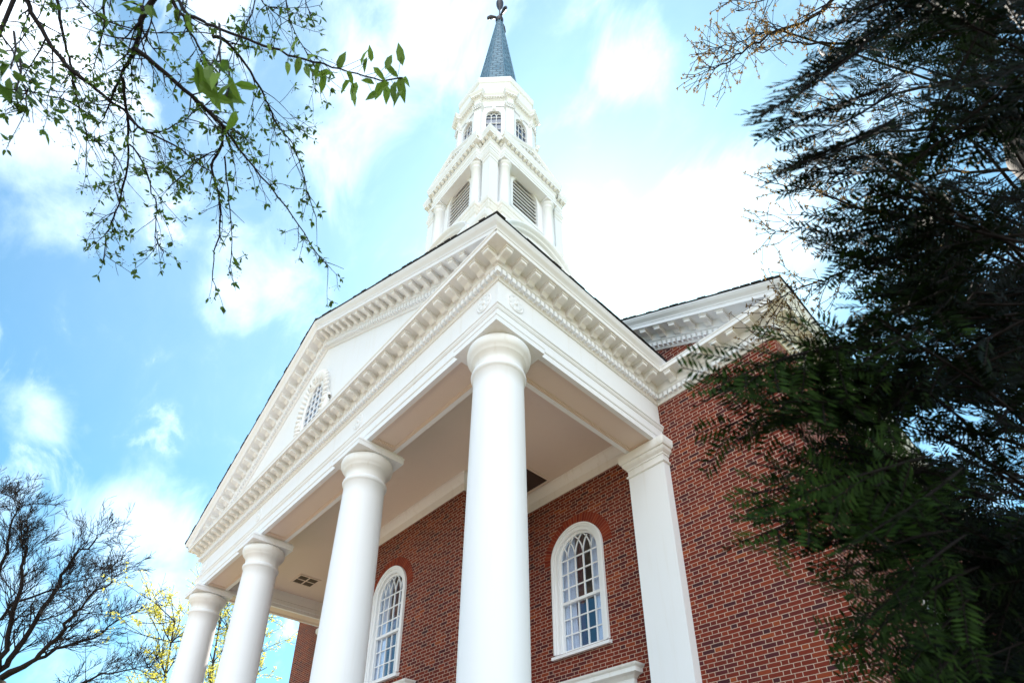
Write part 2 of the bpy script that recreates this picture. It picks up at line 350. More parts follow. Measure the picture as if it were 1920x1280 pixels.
def ring(mb, cx, zs, zp, r0, r1, d0, d1, to3, n=28, uvk=None, legs=True):   # round-headed band r0..r1, depth d0..d1 (d towards the viewer)
    def outline(r): return ([(cx - r, zs)] if legs else []) + arc(cx, zp, r, PI, 0, n) + ([(cx + r, zs)] if legs else [])
    a, b = outline(r0), outline(r1); k = len(a); vs = []; uv = []
    for lst, dd in ((a, d0), (b, d0), (b, d1), (a, d1)):
        for i, (x, z) in enumerate(lst): vs.append(to3(x, z, dd)); uv.append((PI * (r0 + r1) / 2 * (i / (k - 1)), 0))
    fs = []
    for s in range(4):
        s2 = (s + 1) % 4; fs += [(s * k + i, s * k + i + 1, s2 * k + i + 1, s2 * k + i) for i in range(k - 1)]
    fs += [(0, k, 2 * k, 3 * k), (k - 1, 2 * k - 1, 3 * k - 1, 4 * k - 1)]
    mb.add(vs, fs, uv=uv)
def strip(mb, pts, w, d0, d1, to3):                        # bar of width w along a polyline in (x, z)
    n = len(pts)
    L_, R_ = [], []
    for i in range(n):
        p, q = pts[max(i - 1, 0)], pts[min(i + 1, n - 1)]; dx, dz = q[0] - p[0], q[1] - p[1]; l = math.hypot(dx, dz) or 1
        nx, nz = -dz / l * w / 2, dx / l * w / 2
        L_.append((pts[i][0] + nx, pts[i][1] + nz)); R_.append((pts[i][0] - nx, pts[i][1] - nz))
    vs = [to3(x, z, d) for (lst, d) in ((L_, d0), (R_, d0), (R_, d1), (L_, d1)) for (x, z) in lst]
    fs = [(s * n + i, s * n + i + 1, ((s + 1) % 4) * n + i + 1, ((s + 1) % 4) * n + i) for s in range(4) for i in range(n - 1)] + [(0, n, 2 * n, 3 * n), (n - 1, 2 * n - 1, 3 * n - 1, 4 * n - 1)]
    mb.add(vs, fs)

# --- brick walls
WZ0, WZ1 = 3.66, 5.53; HOLE = .60
mb = MB()
wall_with_arches(mb, VX1, XB, -EYE + .002, ZC + .05, [(-1.84, HOLE, WZ0, WZ1)], lambda x, z: (x, D, z))
wall_with_arches(mb, XL, VX0, -EYE + .002, ZC + .05, [(2 * XC + 1.84, HOLE, WZ0, WZ1)], lambda x, z: (x, D, z))
wall_with_arches(mb, VX0, VX1, -EYE + .002, ZF + .1, [(XC, HOLE, WZ0, WZ1)], lambda x, z: (x, VY, z))
for x in (VX0, VX1): mb.add([(x, VY, -EYE + .002), (x, D, -EYE + .002), (x, D, ZF + .1), (x, VY, ZF + .1)], [(0, 1, 2, 3)])
mb.add([(VX0, D, ZF + .1), (VX1, D, ZF + .1), (VX1, D, ZC + .05), (VX0, D, ZC + .05)], [(0, 1, 2, 3)])
SW = [(8.2, .78, 1.9, 4.4), (13.6, .78, 1.9, 4.4), (19.0, .78, 1.9, 4.4), (24.4, .78, 1.9, 4.4)]
wall_with_arches(mb, D, YB, -EYE + .002, ZC + .05, SW, lambda y, z: (XB, y, z))
wall_with_arches(mb, D, YB, -EYE + .002, ZC + .05, [], lambda y, z: (XL, y, z))
mb.add([(XL, YB, -EYE), (XB, YB, -EYE), (XB, YB, ZC), (XL, YB, ZC)], [(0, 1, 2, 3)])
hb = XB - XC + TIP
mb.add([(XL, D, ZC + .05), (XB, D, ZC + .05), (XB, D, 8.1), (XC, D, 8.1 + SLOPE * (XB - XC)), (XL, D, 8.1)], [(0, 1, 2, 3, 4)])
mb.add([(XL, YB, ZC), (XB, YB, ZC), (XC, YB, ZTIP + SLOPE * hb - .3)], [(0, 1, 2)])
part(mb, 'brick_wall', 'brick', auto=False)
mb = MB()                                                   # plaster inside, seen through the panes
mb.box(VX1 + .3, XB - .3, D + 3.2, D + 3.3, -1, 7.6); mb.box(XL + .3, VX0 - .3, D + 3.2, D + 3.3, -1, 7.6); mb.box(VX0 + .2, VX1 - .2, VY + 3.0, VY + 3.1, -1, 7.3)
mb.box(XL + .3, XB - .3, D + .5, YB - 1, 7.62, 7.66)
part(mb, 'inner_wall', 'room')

# --- windows
def make_window(cx, zs, zp, half, to3, curtains=True, cols=5, arch_ring=True, glass='glass', rail=4.63, rows=(3, 3), seed=0):
    gl = half - .145
    fr = MB(); ring(fr, cx, zs + .10, zp, half - .075, half, -.02, .035, to3); ring(fr, cx, zs + .10, zp, half - .145, half - .07, -.12, .012, to3)
    ring(fr, cx, zs + .10, zp, half - .035, half + .0, .035, .05, to3)
    f = part(fr, 'window', 'paint')
    sl = MB(); sl_p = [(-.1, zs + .02), (.085, zs + .0), (.085, zs + .055), (-.1, zs + .10)]
    x0, x1 = cx - half - .03, cx + half + .03
    vs = [to3(x, z, d) for x in (x0, x1) for (d, z) in sl_p]; sl.add(vs, [(0, 1, 2, 3), (7, 6, 5, 4)] + [(i, i + 4, (i + 1) % 4 + 4, (i + 1) % 4) for i in range(4)])
    part(sl, 'sill', 'paint', f)
    sa = MB(); w = .026
    ring(sa, cx, zs + .10, zp, gl - .045, gl, -.10, -.045, to3)
    xs = [cx - gl + 2 * gl * i / cols for i in range(1, cols)]
    for x in xs: strip(sa, [(x, rail), (x, zp)], w, -.085, -.055, to3); strip(sa, [(x, zs + .1), (x, rail)], w, -.115, -.085, to3)
    zb = zs + .10
    for i in range(1, rows[0]): z = zb + .04 + (rail - zb - .04) * i / rows[0]; strip(sa, [(cx - gl, z), (cx + gl, z)], w * .9, -.112, -.088, to3)
    for i in range(1, rows[1] + 1): z = rail + (zp - rail) * i / rows[1]; strip(sa, [(cx - gl, z), (cx + gl, z)], w, -.082, -.058, to3)
    strip(sa, [(cx - gl, rail), (cx + gl, rail)], .055, -.12, -.04, to3); strip(sa, [(cx - gl, zb + .03), (cx + gl, zb + .03)], .07, -.12, -.08, to3)
    rr = gl * 1.28
    for x in xs:
        for sgn in (-1, 1):
            pts = []
            for i in range(15):
                a = i / 14 * 1.25; px, pz = x + sgn * rr * (1 - math.cos(a)), zp + rr * math.sin(a)
                if math.hypot(px - cx, pz - zp) > gl - .015: break
                pts.append((px, pz))
            if len(pts) > 1: strip(sa, pts, w * .85, -.081, -.059, to3)
    part(sa, 'sash', 'paint', f)
    gm = MB(); pts = [(cx - gl, zs + .1)] + arc(cx, zp, gl, PI, 0, 24)[0:] + [(cx + gl, zs + .1)]
    def slab(p, d0, d1):
        k = len(p); gm.add([to3(x, z, d0) for x, z in p] + [to3(x, z, d1) for x, z in p], [tuple(range(k)), tuple(range(2 * k - 1, k - 1, -1))] + [(i, i + k, (i + 1) % k + k, (i + 1) % k) for i in range(k)])
    slab([(cx - gl, rail)] + arc(cx, zp, gl, PI, 0, 24) + [(cx + gl, rail)], -.074, -.07)
    slab([(cx - gl, zs + .1), (cx + gl, zs + .1), (cx + gl, rail), (cx - gl, rail)][::1], -.104, -.10)
    part(gm, 'pane', glass, f)
    if arch_ring:
        ar = MB(); ring(ar, cx, zp, zp, half + .004, half + .215, -.03, .006, to3, uvk=1, n=40, legs=False); part(ar, 'brick_arch', 'arch', f)
    if curtains:
        for m, xs_ in (('sheer', ((-gl - .05, -.13), (.20, gl + .05))), ('maroon', ((-.16, -.03), (.12, .22)))):
            cu = MB(); rnd = random.Random(seed + len(m))
            for si, (a, b) in enumerate(xs_):
                nx, nz = 36, 18; vs = []; ph = rnd.random() * 6
                for j in range(nz + 1):
                    v = j / nz; z = zs - .1 + (zp + gl + .1 - zs + .1) * v
                    pull = .05 * math.sin(min(1, max(0, v)) * PI) * (1 if si == 0 else -1) * (1 if m == 'sheer' else 1.2)
                    for i in range(nx + 1):
                        uu = i / nx; x = a + (b - a) * uu - (pull * (uu if si == 0 else 1 - uu) if m == 'sheer' else pull)
                        dpt = -.16 - (.10 if m == 'maroon' else 0) + .03 * math.sin(uu * 34 * (b - a) / .35 + ph + .5 * math.sin(3 * v)) + .008 * math.sin(uu * 90)
                        vs.append(to3(cx + x, z, dpt))
                cu.add(vs, [(j * (nx + 1) + i, j * (nx + 1) + i + 1, (j + 1) * (nx + 1) + i + 1, (j + 1) * (nx + 1) + i) for j in range(nz) for i in range(nx)], smooth=True)
            part(cu, 'curtain', m, f)
    return f
fd = lambda y: (lambda x, z, d=0: (x, y - d, z))
make_window(-1.84, 3.56, WZ1, .64, fd(D), seed=1)
make_window(XC, 3.56, WZ1, .64, fd(VY), seed=5)
make_window(2 * XC + 1.84, 3.56, WZ1, .64, fd(D), seed=9)
for (yc_, hw_, zs_, zp_) in SW[:2]: make_window(yc_, zs_ - .1, zp_, hw_ + .04, lambda y, z, d=0: (XB + d, y, z), curtains=False, cols=6, rail=3.2, rows=(3, 3))

# --- doors with white hoods under the windows (their tops reach the bottom of the frame)
def make_door(cx, y, top):
    hd = MB(); pr = [(0, top - .42), (.05, top - .42), (.05, top - .30), (.07, top - .28), (.07, top - .2), (.12, top - .15), (.2, top - .13), (.2, top - .06), (.235, top - .03), (.25, top), (0, top + .03)]
    hw = 1.02
    hd.sweep([(cx - hw, y), (cx - hw, y - .001), (cx + hw, y - .001), (cx + hw, y)], pr)
    dm = MB(); dm.box(cx - .62, cx + .62, y - .05, y + .0, -.95, top - .62)
    for i in range(2):
        for j in range(3):
            x = cx - .31 + .62 * i; z0 = -.8 + j * (top - .55) / 3.4; dm.box(x - .22, x + .22, y - .065, y - .05, z0, z0 + (top + .1) / 3.9)
    d = part(dm, 'door', 'paint')
    part(hd, 'door_hood', 'paint_old', d)
    cs = MB(); cs.box(cx - .95, cx - .63, y - .09, y - .002, -.95, top - .40); cs.box(cx + .63, cx + .95, y - .09, y - .002, -.95, top - .40); cs.box(cx - .63, cx + .63, y - .09, y - .002, top - .62, top - .40)
    part(cs, 'door_frame', 'paint', d)
make_door(-1.84, D, 3.06); make_door(XC, VY, 3.34); make_door(2 * XC + 1.84, D, 3.06)

# --- portico floor and steps
mb = MB(); mb.box(-L - .9, .9, -.9, D - .002, -EYE + .001, -.95)
for i in range(4): mb.box(-L - .9 - 0, .9, -.9 - .35 * (i + 1), -.9 - .35 * i - .001, -EYE + .001, -.95 - .13 * (i + 1))
part(mb, 'portico_floor', 'stone')

# --- columns
def make_column(x):
    sh = MB(); H0, H1 = -.55, 6.17; pr = []
    for i in range(25):
        t = i / 24; r = .405 - .05 * max(0, (t - .25) / .75) ** 1.5
        pr.append((r, H0 + (H1 - H0) * t))
    pr = [(.43, H0 - .03), (.43, H0)] + pr + [(.372, 6.18), (.385, 6.20), (.392, 6.225), (.385, 6.25), (.368, 6.262), (.354, 6.275), (.352, 6.30)]
    sh.lathe((x, 0, 0), pr, 56); s = part(sh, 'column', 'column')
    cp = MB(); cp.lathe((x, 0, 0), [(.353, 6.29), (.353, 6.42), (.362, 6.425), (.362, 6.445), (.376, 6.45), (.376, 6.47), (.392, 6.475), (.395, 6.495), (.43, 6.53), (.455, 6.575), (.462, 6.63), (.455, 6.67), (.44, 6.695), (.40, 6.71)], 56)
    part(cp, 'capital', 'paint_old', s)
    ab = MB(); ab.sweep([(x - .43, -.43), (x + .43, -.43), (x + .43, .43), (x - .43, .43)], [(.035, 6.712), (.035, 6.80), (.045, 6.812), (.045, 6.83), (.02, 6.835), (.02, ZA - .002)], closed=True)
    for (h_, z_) in ((.465, 6.712), (.45, ZA - .002)): ab.add([(x - h_, -h_, z_), (x + h_, -h_, z_), (x + h_, h_, z_), (x - h_, h_, z_)], [(0, 1, 2, 3)])
    part(ab, 'abacus', 'paint', s)
    bs = MB(); bs.box(x - .56, x + .56, -.56, .56, -.95, -.82); bs.lathe((x, 0, 0), [(.5, -.82), (.53, -.80), (.55, -.75), (.53, -.70), (.5, -.68), (.46, -.67), (.45, -.6), (.43, -.58)], 48); part(bs, 'column_base', 'paint', s)
for x in (0, -3.6, -8.092, -L): make_column(x)
def make_pilaster(x):
    w, d = .37, .18
    pl = MB(); pl.sweep([(x - w, D), (x - w, D - d), (x + w, D - d), (x + w, D)], [(0, -.95), (0, 6.42)]); p_ = part(pl, 'pilaster', 'column')
    cp = MB(); cp.sweep([(x - w, D), (x - w, D - d), (x + w, D - d), (x + w, D)], [(0, 6.40), (.02, 6.405), (.03, 6.42), (.025, 6.445), (.003, 6.455), (.003, 6.56), (.02, 6.565), (.02, 6.60), (.035, 6.61), (.065, 6.64), (.075, 6.67), (.075, 6.70), (.10, 6.705), (.115, 6.74), (.12, 6.78), (.12, ZA - .01), (0, ZA - .004)])
    part(cp, 'pilaster_cap', 'paint_old', p_)
for x in (0, -L): make_pilaster(x)

# --- entablature of the portico
path_p = [(-L - B, D - .002), (-L - B, -B), (B, -B), (B, D - .002)]
ar = MB(); ar.sweep(path_p, [(-.08, ZA), (0, ZA), (0, 6.985), (.012, 6.99), (.018, 7.005), (.018, 7.16), (.03, 7.165), (.045, 7.19), (.05, 7.215), (.066, 7.225), (.066, 7.26), (.045, 7.275), (.02, 7.30), (.004, 7.33), (0, ZF)])
path_i = [(B, D - .002), (B, -B), (-L - B, -B), (-L - B, D - .002)]
def inner(poly, prof, mbx):                                  # sweep along the room side of the beams
    mbx.sweep(poly, prof)
ip = [(-B, D - .002), (-B, B), (-L + B, B), (-L + B, D - .002)]
ar.sweep(ip, [(-.08, ZA), (0, ZA), (0, 6.98), (.02, 6.99), (.02, 7.10), (0, 7.12), (0, 7.44)])
ar_o = part(ar, 'architrave', 'paint')
sf = MB()                                                     # sunk panels under the beams
def soffit(x0, x1, y0, y1):
    e, z1 = .085, ZA + .035
    sf.add([(x0, y0, z1), (x1, y0, z1), (x1, y1, z1), (x0, y1, z1)], [(0, 1, 2, 3)])
    O = [(x0, y0), (x1, y0), (x1, y1), (x0, y1)]; 
    for (a0, a1, b0, b1) in ((x0, x1, y0, y0 + e), (x0, x1, y1 - e, y1), (x0, x0 + e, y0 + e, y1 - e), (x1 - e, x1, y0 + e, y1 - e)): sf.box(a0, a1, b0, b1, ZA + .001, z1)
    e2 = e + .03
    for (a0, a1, b0, b1) in ((x0 + e, x1 - e, y0 + e, y0 + e2), (x0 + e, x1 - e, y1 - e2, y1 - e), (x0 + e, x0 + e2, y0 + e2, y1 - e2), (x1 - e2, x1 - e, y0 + e2, y1 - e2)): sf.box(a0, a1, b0, b1, ZA + .014, z1 - .001)
k = B - .006
cols_ = [-L, -8.092, -3.6, 0]
for a, b in zip(cols_, cols_[1:]): soffit(a + .45, b - .45, -k, k)
for x in cols_: soffit(x - .45 if x > -L else x - k, x + .45 if x < 0 else x + k, -k, k)
for x in (0, -L): soffit(x - k, x + k, .31, D - .19)
part(sf, 'soffit_panel', 'ceiling', ar_o)
fz = MB(); fz.sweep(path_p, [(0, ZF), (0, ZC)]); fz_o = part(fz, 'frieze', 'paint')

CORN = [(0, 7.775), (.022, 7.78), (.03, 7.80), (.042, 7.812), (.042, 7.82), (.042, 7.93), (.058, 7.932), (.07, 7.95), (.098, 7.968), (.105, 7.985), (.105, 8.135), (.363, 8.14), (.363, 8.215), (.372, 8.22), (.378, 8.245)]
CYMA = [(.378, 8.247), (.382, 8.255), (.395, 8.27), (.425, 8.30), (.443, 8.33), (.447, 8.345), (TIP, 8.35), (TIP, ZTIP), (.30, 8.39)]
CONS = [(.10, 8.137), (.318, 8.137), (.318, 8.062), (.30, 8.05), (.24, 8.045), (.19, 8.035), (.165, 8.01), (.145, 7.992), (.10, 7.987)]
CAPB = [(.10, 8.139), (.332, 8.139), (.332, 8.112), (.10, 8.112)]
path_all = [(XL, YB), (XL, D), (-L - B, D), (-L - B, -B), (B, -B), (B, D), (XB, D), (XB, YB)]
def seg_list(path, kinds):
    out = []
    for i in range(len(path) - 1):
        a, b = Vector((*path[i], 0)), Vector((*path[i + 1], 0)); t = (b - a).normalized(); out.append((a, b, t, Vector((t.y, -t.x, 0)), kinds[i], kinds[i + 1]))
    return out
KIN = {'o': -.068, 'i': .47, 'e': .5}
KIND = {'o': -.0735, 'i': .15, 'e': .5}
def ranks(a, b, t, ka, kb, sp, K):
    l = (b - a).length; s0, s1 = K[ka], l - K[kb]; n = max(1, round((s1 - s0) / sp)); return [a + t * (s0 + (s1 - s0) * i / n) for i in range(n + 1)]
segs = seg_list(path_all, ['e', 'o', 'i', 'o', 'o', 'i', 'o', 'e'])
co = MB(); co.sweep(path_all, CORN + [(.30, 8.252), (0, 8.27)])
co_o = part(co, 'cornice', 'paint_old')
cys = []
for q_ in ([(B, -B), (B, D - .01)], [(-L - B, D - .01), (-L - B, -B)], [(XB, D), (XB, YB)], [(XL, YB), (XL, D)]): cy = MB(); cy.sweep(q_, CYMA); cys.append(cy)
# mitre the side cymas back to the corner diagonals
def mitre(mbx):
    for i, (x, y, z) in enumerate(mbx.v):
        if abs(y + B) < 1e-6 and x > 0: mbx.v[i] = (x, -x, z)
        elif abs(y + B) < 1e-6 and x < -L: mbx.v[i] = (x, x + L, z)
        elif abs(y - D) < 1e-6 and x > XB: mbx.v[i] = (x, D - (x - XB), z)
        elif abs(y - D) < 1e-6 and x < XL: mbx.v[i] = (x, D - (XL - x), z)
for cy in cys: mitre(cy); part(cy, 'gutter_moulding', 'paint', co_o)
mo = MB(); de = MB(); blocks = {'modillion': [], 'dentil': []}
for (a, b, t, n, ka, kb) in segs:
    lim = 60 if abs(t.y) > .5 and abs(a.x - XL) < .1 else 1e9
    if lim == 60: continue
    if abs(t.y) > .5 and a.x > XB - .1: b = a + t * 18
    for p in ranks(a, b, t, ka, kb, .306, KIN): blocks['modillion'].append(((p + Vector((0, 0, 8.1)) - CAMP).length, [(CONS, p, n, t, .118, None), (CAPB, p, n, t, .146, None)], co_o))
    for i_, p in enumerate(ranks(a, b, t, ka, kb, .1, KIND)):
        if i_ == 0 and ka == 'o': continue
        blocks['dentil'].append(((p + Vector((0, 0, 7.9)) - CAMP).length, [([(.04, 7.922), (.108, 7.922), (.108, 7.826), (.04, 7.826)], p, n, t, .062, None)], co_o))

# --- raking cornices, tympanum, roofs
def gable(xc, half, y0, name_rake, oval):
    tip = half + TIP; lift = lambda x, y: SLOPE * (tip - abs(x - xc))
    rk = MB()
    def rake(prof, inset):
        k = len(prof); vs = []
        for sx in (-1, 0, 1):
            for (o, z) in prof:
                x = xc + sx * ((half + o) if inset is None else inset); vs.append((x, y0 - o, z + lift(x, 0)))
        rk.add(vs, [(i * k + q, (i + 1) * k + q, (i + 1) * k + q + 1, i * k + q + 1) for i in range(2) for q in range(k - 1)])
    rake([(.15, 8.135)] + CORN[11:] + CYMA, None)
    rake(CORN[:12], tip - .72)
    r_o = part(rk, name_rake, 'paint')
    m1, m2 = MB(), MB()
    n = int(half / .306)
    for sx in (-1, 1):
        for i in range(n + 1):
            x = xc + sx * (.16 + i * .3045)
            if abs(x - xc) > tip - .80: continue
            p = Vector((x, y0, 0)); t = Vector((1, 0, 0)); nn = Vector((0, -1, 0)); blocks['modillion'].append(((p + Vector((0, 0, 8.1 + lift(x, 0))) - CAMP).length, [(CONS, p, nn, t, .118, lift), (CAPB, p, nn, t, .146, lift)], r_o))
        for i in range(int((half - .5) / .1)):
            x = xc + sx * (.05 + i * .1)
            blocks['dentil'].append(((Vector((x, y0, 7.9 + lift(x, 0))) - CAMP).length, [([(.04, 7.922), (.108, 7.922), (.108, 7.826), (.04, 7.826)], Vector((x, y0, 0)), Vector((0, -1, 0)), Vector((1, 0, 0)), .062, lift)], r_o))
    return r_o, lift
rk_o, lift_p = gable(XC, L / 2 + B, -B, 'raking_cornice', True)
ty = MB(); zb = 8.262
ty.add([(-L - B - .05, -B + .002, zb - .1), (B + .05, -B + .002, zb - .1), (XC, -B + .002, 7.80 + lift_p(XC, 0))], [(0, 1, 2)])
part(ty, 'tympanum', 'paint')
gable(XC, XB - XC, D, 'raking_cornice', False)
for kind_, m_ in (('modillion', 'paint_old'), ('dentil', 'paint')):   # the nearest hundred blocks as parts, the rest as one course
    lst = sorted(blocks[kind_], key=lambda q: q[0]); rest = MB()
    for i, (_, shapes, own) in enumerate(lst):
        mbx = MB() if i < 100 else rest
        for (poly, p, n, t, w, lf_) in shapes: mbx.prism(poly, p, n, t, w, lf_)
        if i < 100: part(mbx, kind_, m_, own)
    tag(part(rest, kind_ + '_course', m_, co_o), kind='stuff')
def roof(xc, half, ya, yb, name):
    e = half + TIP + .012; mb = MB(); z0 = ZTIP + .004
    za = z0 + SLOPE * e
    top = [(xc - e, z0), (xc, za), (xc + e, z0), (xc + e, z0 + .02), (xc, za + .026), (xc - e, z0 + .02)]
    mb.add([(x, y, z) for y in (ya, yb) for (x, z) in top], [(i, (i + 1) % 6, (i + 1) % 6 + 6, i + 6) for i in range(6)] + [(0, 1, 4, 5), (1, 2, 3, 4), (6, 11, 10, 7), (7, 10, 9, 8)])
    rnd = random.Random(int(half * 100))                      # ragged shingle butts along the verge and eaves
    x = -e
    while x < e:
        w = min(rnd.uniform(.12, .26), e - x + 1e-4); zc_ = z0 + .021 + SLOPE * (e - abs(x + w / 2)); 
        if rnd.random() < .75: mb.obox((xc + x + w / 2, ya, zc_), Vector((1, 0, -SLOPE * (1 if x > 0 else -1))).normalized(), Vector((0, 1, 0)), Vector((0, 0, 1)), -w / 2, w / 2, -rnd.uniform(0, .016), .3, 0, .012)
        x += w
    for sx in (-1, 1):
        y = ya
        while y < min(yb, ya + 14):
            w = rnd.uniform(.13, .25)
            if rnd.random() < .8: mb.obox((xc + sx * e, y + w / 2, z0 + .021), Vector((0, 1, 0)), Vector((sx, 0, -SLOPE)).normalized(), Vector((0, 0, 1)), -w / 2 + .003, w / 2, -.25, rnd.uniform(.004, .02), 0, .013)
            y += w
    return part(mb, name, 'shingle')
roof(XC, L / 2 + B, -B - TIP - .012, 12, 'portico_roof')
roof(XC, XB - XC, D - TIP - .012, YB + .4, 'main_roof')

# --- portico ceiling, wall crown, hatch, vent
CZ = 7.40
mb = MB(); mb.add([(-L - .2, .2, CZ), (.2, .2, CZ), (.2, D, CZ), (-L - .2, D, CZ)], [(0, 1, 2, 3)]); ce = part(mb, 'portico_ceiling', 'ceiling')
mb = MB(); crown = [(0, 7.02), (.02, 7.025), (.02, 7.20), (.03, 7.21), (.06, 7.24), (.10, 7.30), (.12, 7.34), (.12, CZ)]
cpath = [(-L + B, D - .001), (VX0 - .001, D - .001), (VX0 - .001, VY - .001), (VX1 + .001, VY - .001), (VX1 + .001, D - .001), (-B, D - .001)]
mb.sweep(cpath, crown); part(mb, 'wall_crown', 'paint_old', ce)
def hatch(x0, x1, y0, y1, bars, m):
    f = MB(); e = .045
    for q in ((x0 - e, x1 + e, y0 - e, y0), (x0 - e, x1 + e, y1, y1 + e), (x0 - e, x0, y0, y1), (x1, x1 + e, y0, y1)): f.box(*q, CZ - .025, CZ - .001)
    if bars: xm, ym = (x0 + x1) / 2, (y0 + y1) / 2; f.box(xm - .02, xm + .02, y0, y1, CZ - .02, CZ - .012); f.box(x0, xm - .02, ym - .02, ym + .02, CZ - .02, CZ - .012); f.box(xm + .02, x1, ym - .02, ym + .02, CZ - .02, CZ - .012)
    h = part(f, 'ceiling_vent' if bars else 'ceiling_hatch', 'ceiling', ce)
    p = MB(); p.box(x0, x1, y0, y1, CZ - .011, CZ - .004)
    if bars:
        y = y0 + .03
        while y < y1 - .02: p.box(x0 + .01, x1 - .01, y, y + .012, CZ - .016, CZ - .0111); y += .035
    mk = p.build('dark_panel', M[m], h)
hatch(-3.3, -2.34, 2.75, 3.44, False, 'hatch'); hatch(-10.55, -10.02, 1.72, 2.24, True, 'vent'); hatch(-10.3, -9.6, .55, .95, False, 'dark')

# --- rosettes on the frieze
def rosette(o, t, n):
    mb = MB(); K = .55; u = Vector((0, 0, 1)); o = Vector(o)
    def disc(r0, r1, d0, d1, seg=32):
        vs = [o + t * (r * math.cos(2 * PI * i / seg)) + u * (r * math.sin(2 * PI * i / seg)) + n * (d * K) for (r, d) in ((r1, 0), (r1, d0), (r0, d1), (r0 * .9, 0)) for i in range(seg)]
        mb.add(vs, [(q * seg + i, q * seg + (i + 1) % seg, (q + 1) * seg + (i + 1) % seg, (q + 1) * seg + i) for q in range(3) for i in range(seg)], smooth=True)
    disc(.142, .16, .022, .026)
    for k_ in range(8):
        a = 2 * PI * k_ / 8; dr = t * math.cos(a) + u * math.sin(a); sd_ = t * -math.sin(a) + u * math.cos(a); vs = []
        for (rr, w_, h_) in ((.03, .016, .02), (.06, .036, .035), (.095, .045, .03), (.125, .03, .04), (.135, .01, .02)):
            vs += [o + dr * rr - sd_ * w_ + n * .002, o + dr * rr - sd_ * w_ * .5 + n * h_ * .8 * K, o + dr * rr + n * h_ * .55 * K, o + dr * rr + sd_ * w_ * .5 + n * h_ * .8 * K, o + dr * rr + sd_ * w_ + n * .002]
        mb.add(vs, [(i * 5 + q, (i + 1) * 5 + q, (i + 1) * 5 + q + 1, i * 5 + q + 1) for i in range(4) for q in range(4)], smooth=True)
    vs = [o + n * .03] + [o + (t * math.cos(2 * PI * i / 14) + u * math.sin(2 * PI * i / 14)) *   .034 + n * .02 for i in range(14)] + [o + (t * math.cos(2 * PI * i / 14) + u * math.sin(2 * PI * i / 14)) * .04 for i in range(14)]
    mb.add(vs, [(0, 1 + i, 1 + (i + 1) % 14) for i in range(14)] + [(1 + i, 15 + i, 15 + (i + 1) % 14, 1 + (i + 1) % 14) for i in range(14)], smooth=True)
    part(mb, 'rosette', 'paint', fz_o)
for x in (0, -3.6, -8.092, -L): rosette((x, -B - .001, 7.56), Vector((1, 0, 0)), Vector((0, -1, 0)))
rosette((B + .001, .04, 7.56), Vector((0, 1, 0)), Vector((1, 0, 0)))

# --- oval window with carved surround in the pediment
def oval_window(cx, cz, a, b, y):
    def el(k, d, seg=40, a_=None, b_=None): return [(cx + (a * k) * math.cos(2 * PI * i / seg), y - d, cz + (b + a * (k - 1)) * math.sin(2 * PI * i / seg)) for i in range(seg)]
    fr = MB(); rings = [el(1.0, -.05), el(1.0, .05), el(1.08, .075), el(1.2, .075), el(1.24, .03), el(1.4, .05), el(1.46, .0)]; seg = 40
    fr.add([p for r_ in rings for p in r_], [(q * seg + i, q * seg + (i + 1) % seg, (q + 1) * seg + (i + 1) % seg, (q + 1) * seg + i) for q in range(len(rings) - 1) for i in range(seg)])
    rnd = random.Random(3)
    N_ = 42                                                    # carved leaves round the rim
    for i in range(N_):
        th = 2 * PI * i / N_; c_, s_ = math.cos(th), math.sin(th); px, pz = cx + a * 1.22 * c_, cz + (b + a * .22) * s_; ln = .21 + .08 * max(0, s_); hook = .5 if c_ > 0 else -.5
        pts = [(px + c_ * ln * q + hook * -s_ * .08 * q * q, y - .03 - .08 * math.sin(q * 2.6), pz + s_ * ln * q + hook * c_ * .08 * q * q) for q in (0, .25, .5, .75, 1)]
        fr.tube(pts, [.026, .044, .046, .04, .018], 6)
    for sx in (-1, 1):                                         # scrolls at the shoulders and crest
        for (ox, oz, r_) in ((1.55, -.15, .15), (.55, 1.12, .13), (.2, 1.25, .10)):
            pts = []
            for i in range(26):
                th = i / 25 * 2.3 * 2 * PI; q = r_ * (1 - i / 30); pts.append((cx + sx * (ox * a + q * math.cos(th)), y - .05 - .06 * i / 25, cz + oz * b + q * math.sin(th)))
            fr.tube(pts, .034, 6)
        fr.tube([(cx + sx * a * (1.75 - .15 * q), y - .05, cz - b * (.2 + .25 * q)) for q in range(4)], [.05, .075, .06, .02], 8)
    f = part(fr, 'oval_window_frame', 'paint_old')
    mu = MB(); to3 = fd(y)
    for i in (-1, 0, 1):
        x = cx + i * a * .48; h = b * math.sqrt(max(0, 1 - (i * .48) ** 2)); strip(mu, [(x, cz - h), (x, cz + h)], .034, .013, .04, to3)
    for i in range(-3, 4):
        z = cz + i * b * .26; h = a * math.sqrt(max(0, 1 - (i * .26) ** 2)); strip(mu, [(cx - h, z), (cx + h, z)], .03, .013, .038, to3)
    part(mu, 'muntin', 'paint', f)
    gm = MB(); e = el(1.0, .012); gm.add(e, [tuple(range(40))]); part(gm, 'pane', 'skyglass', f)
oval_window(-5.92, 9.32, .42, .72, -B)

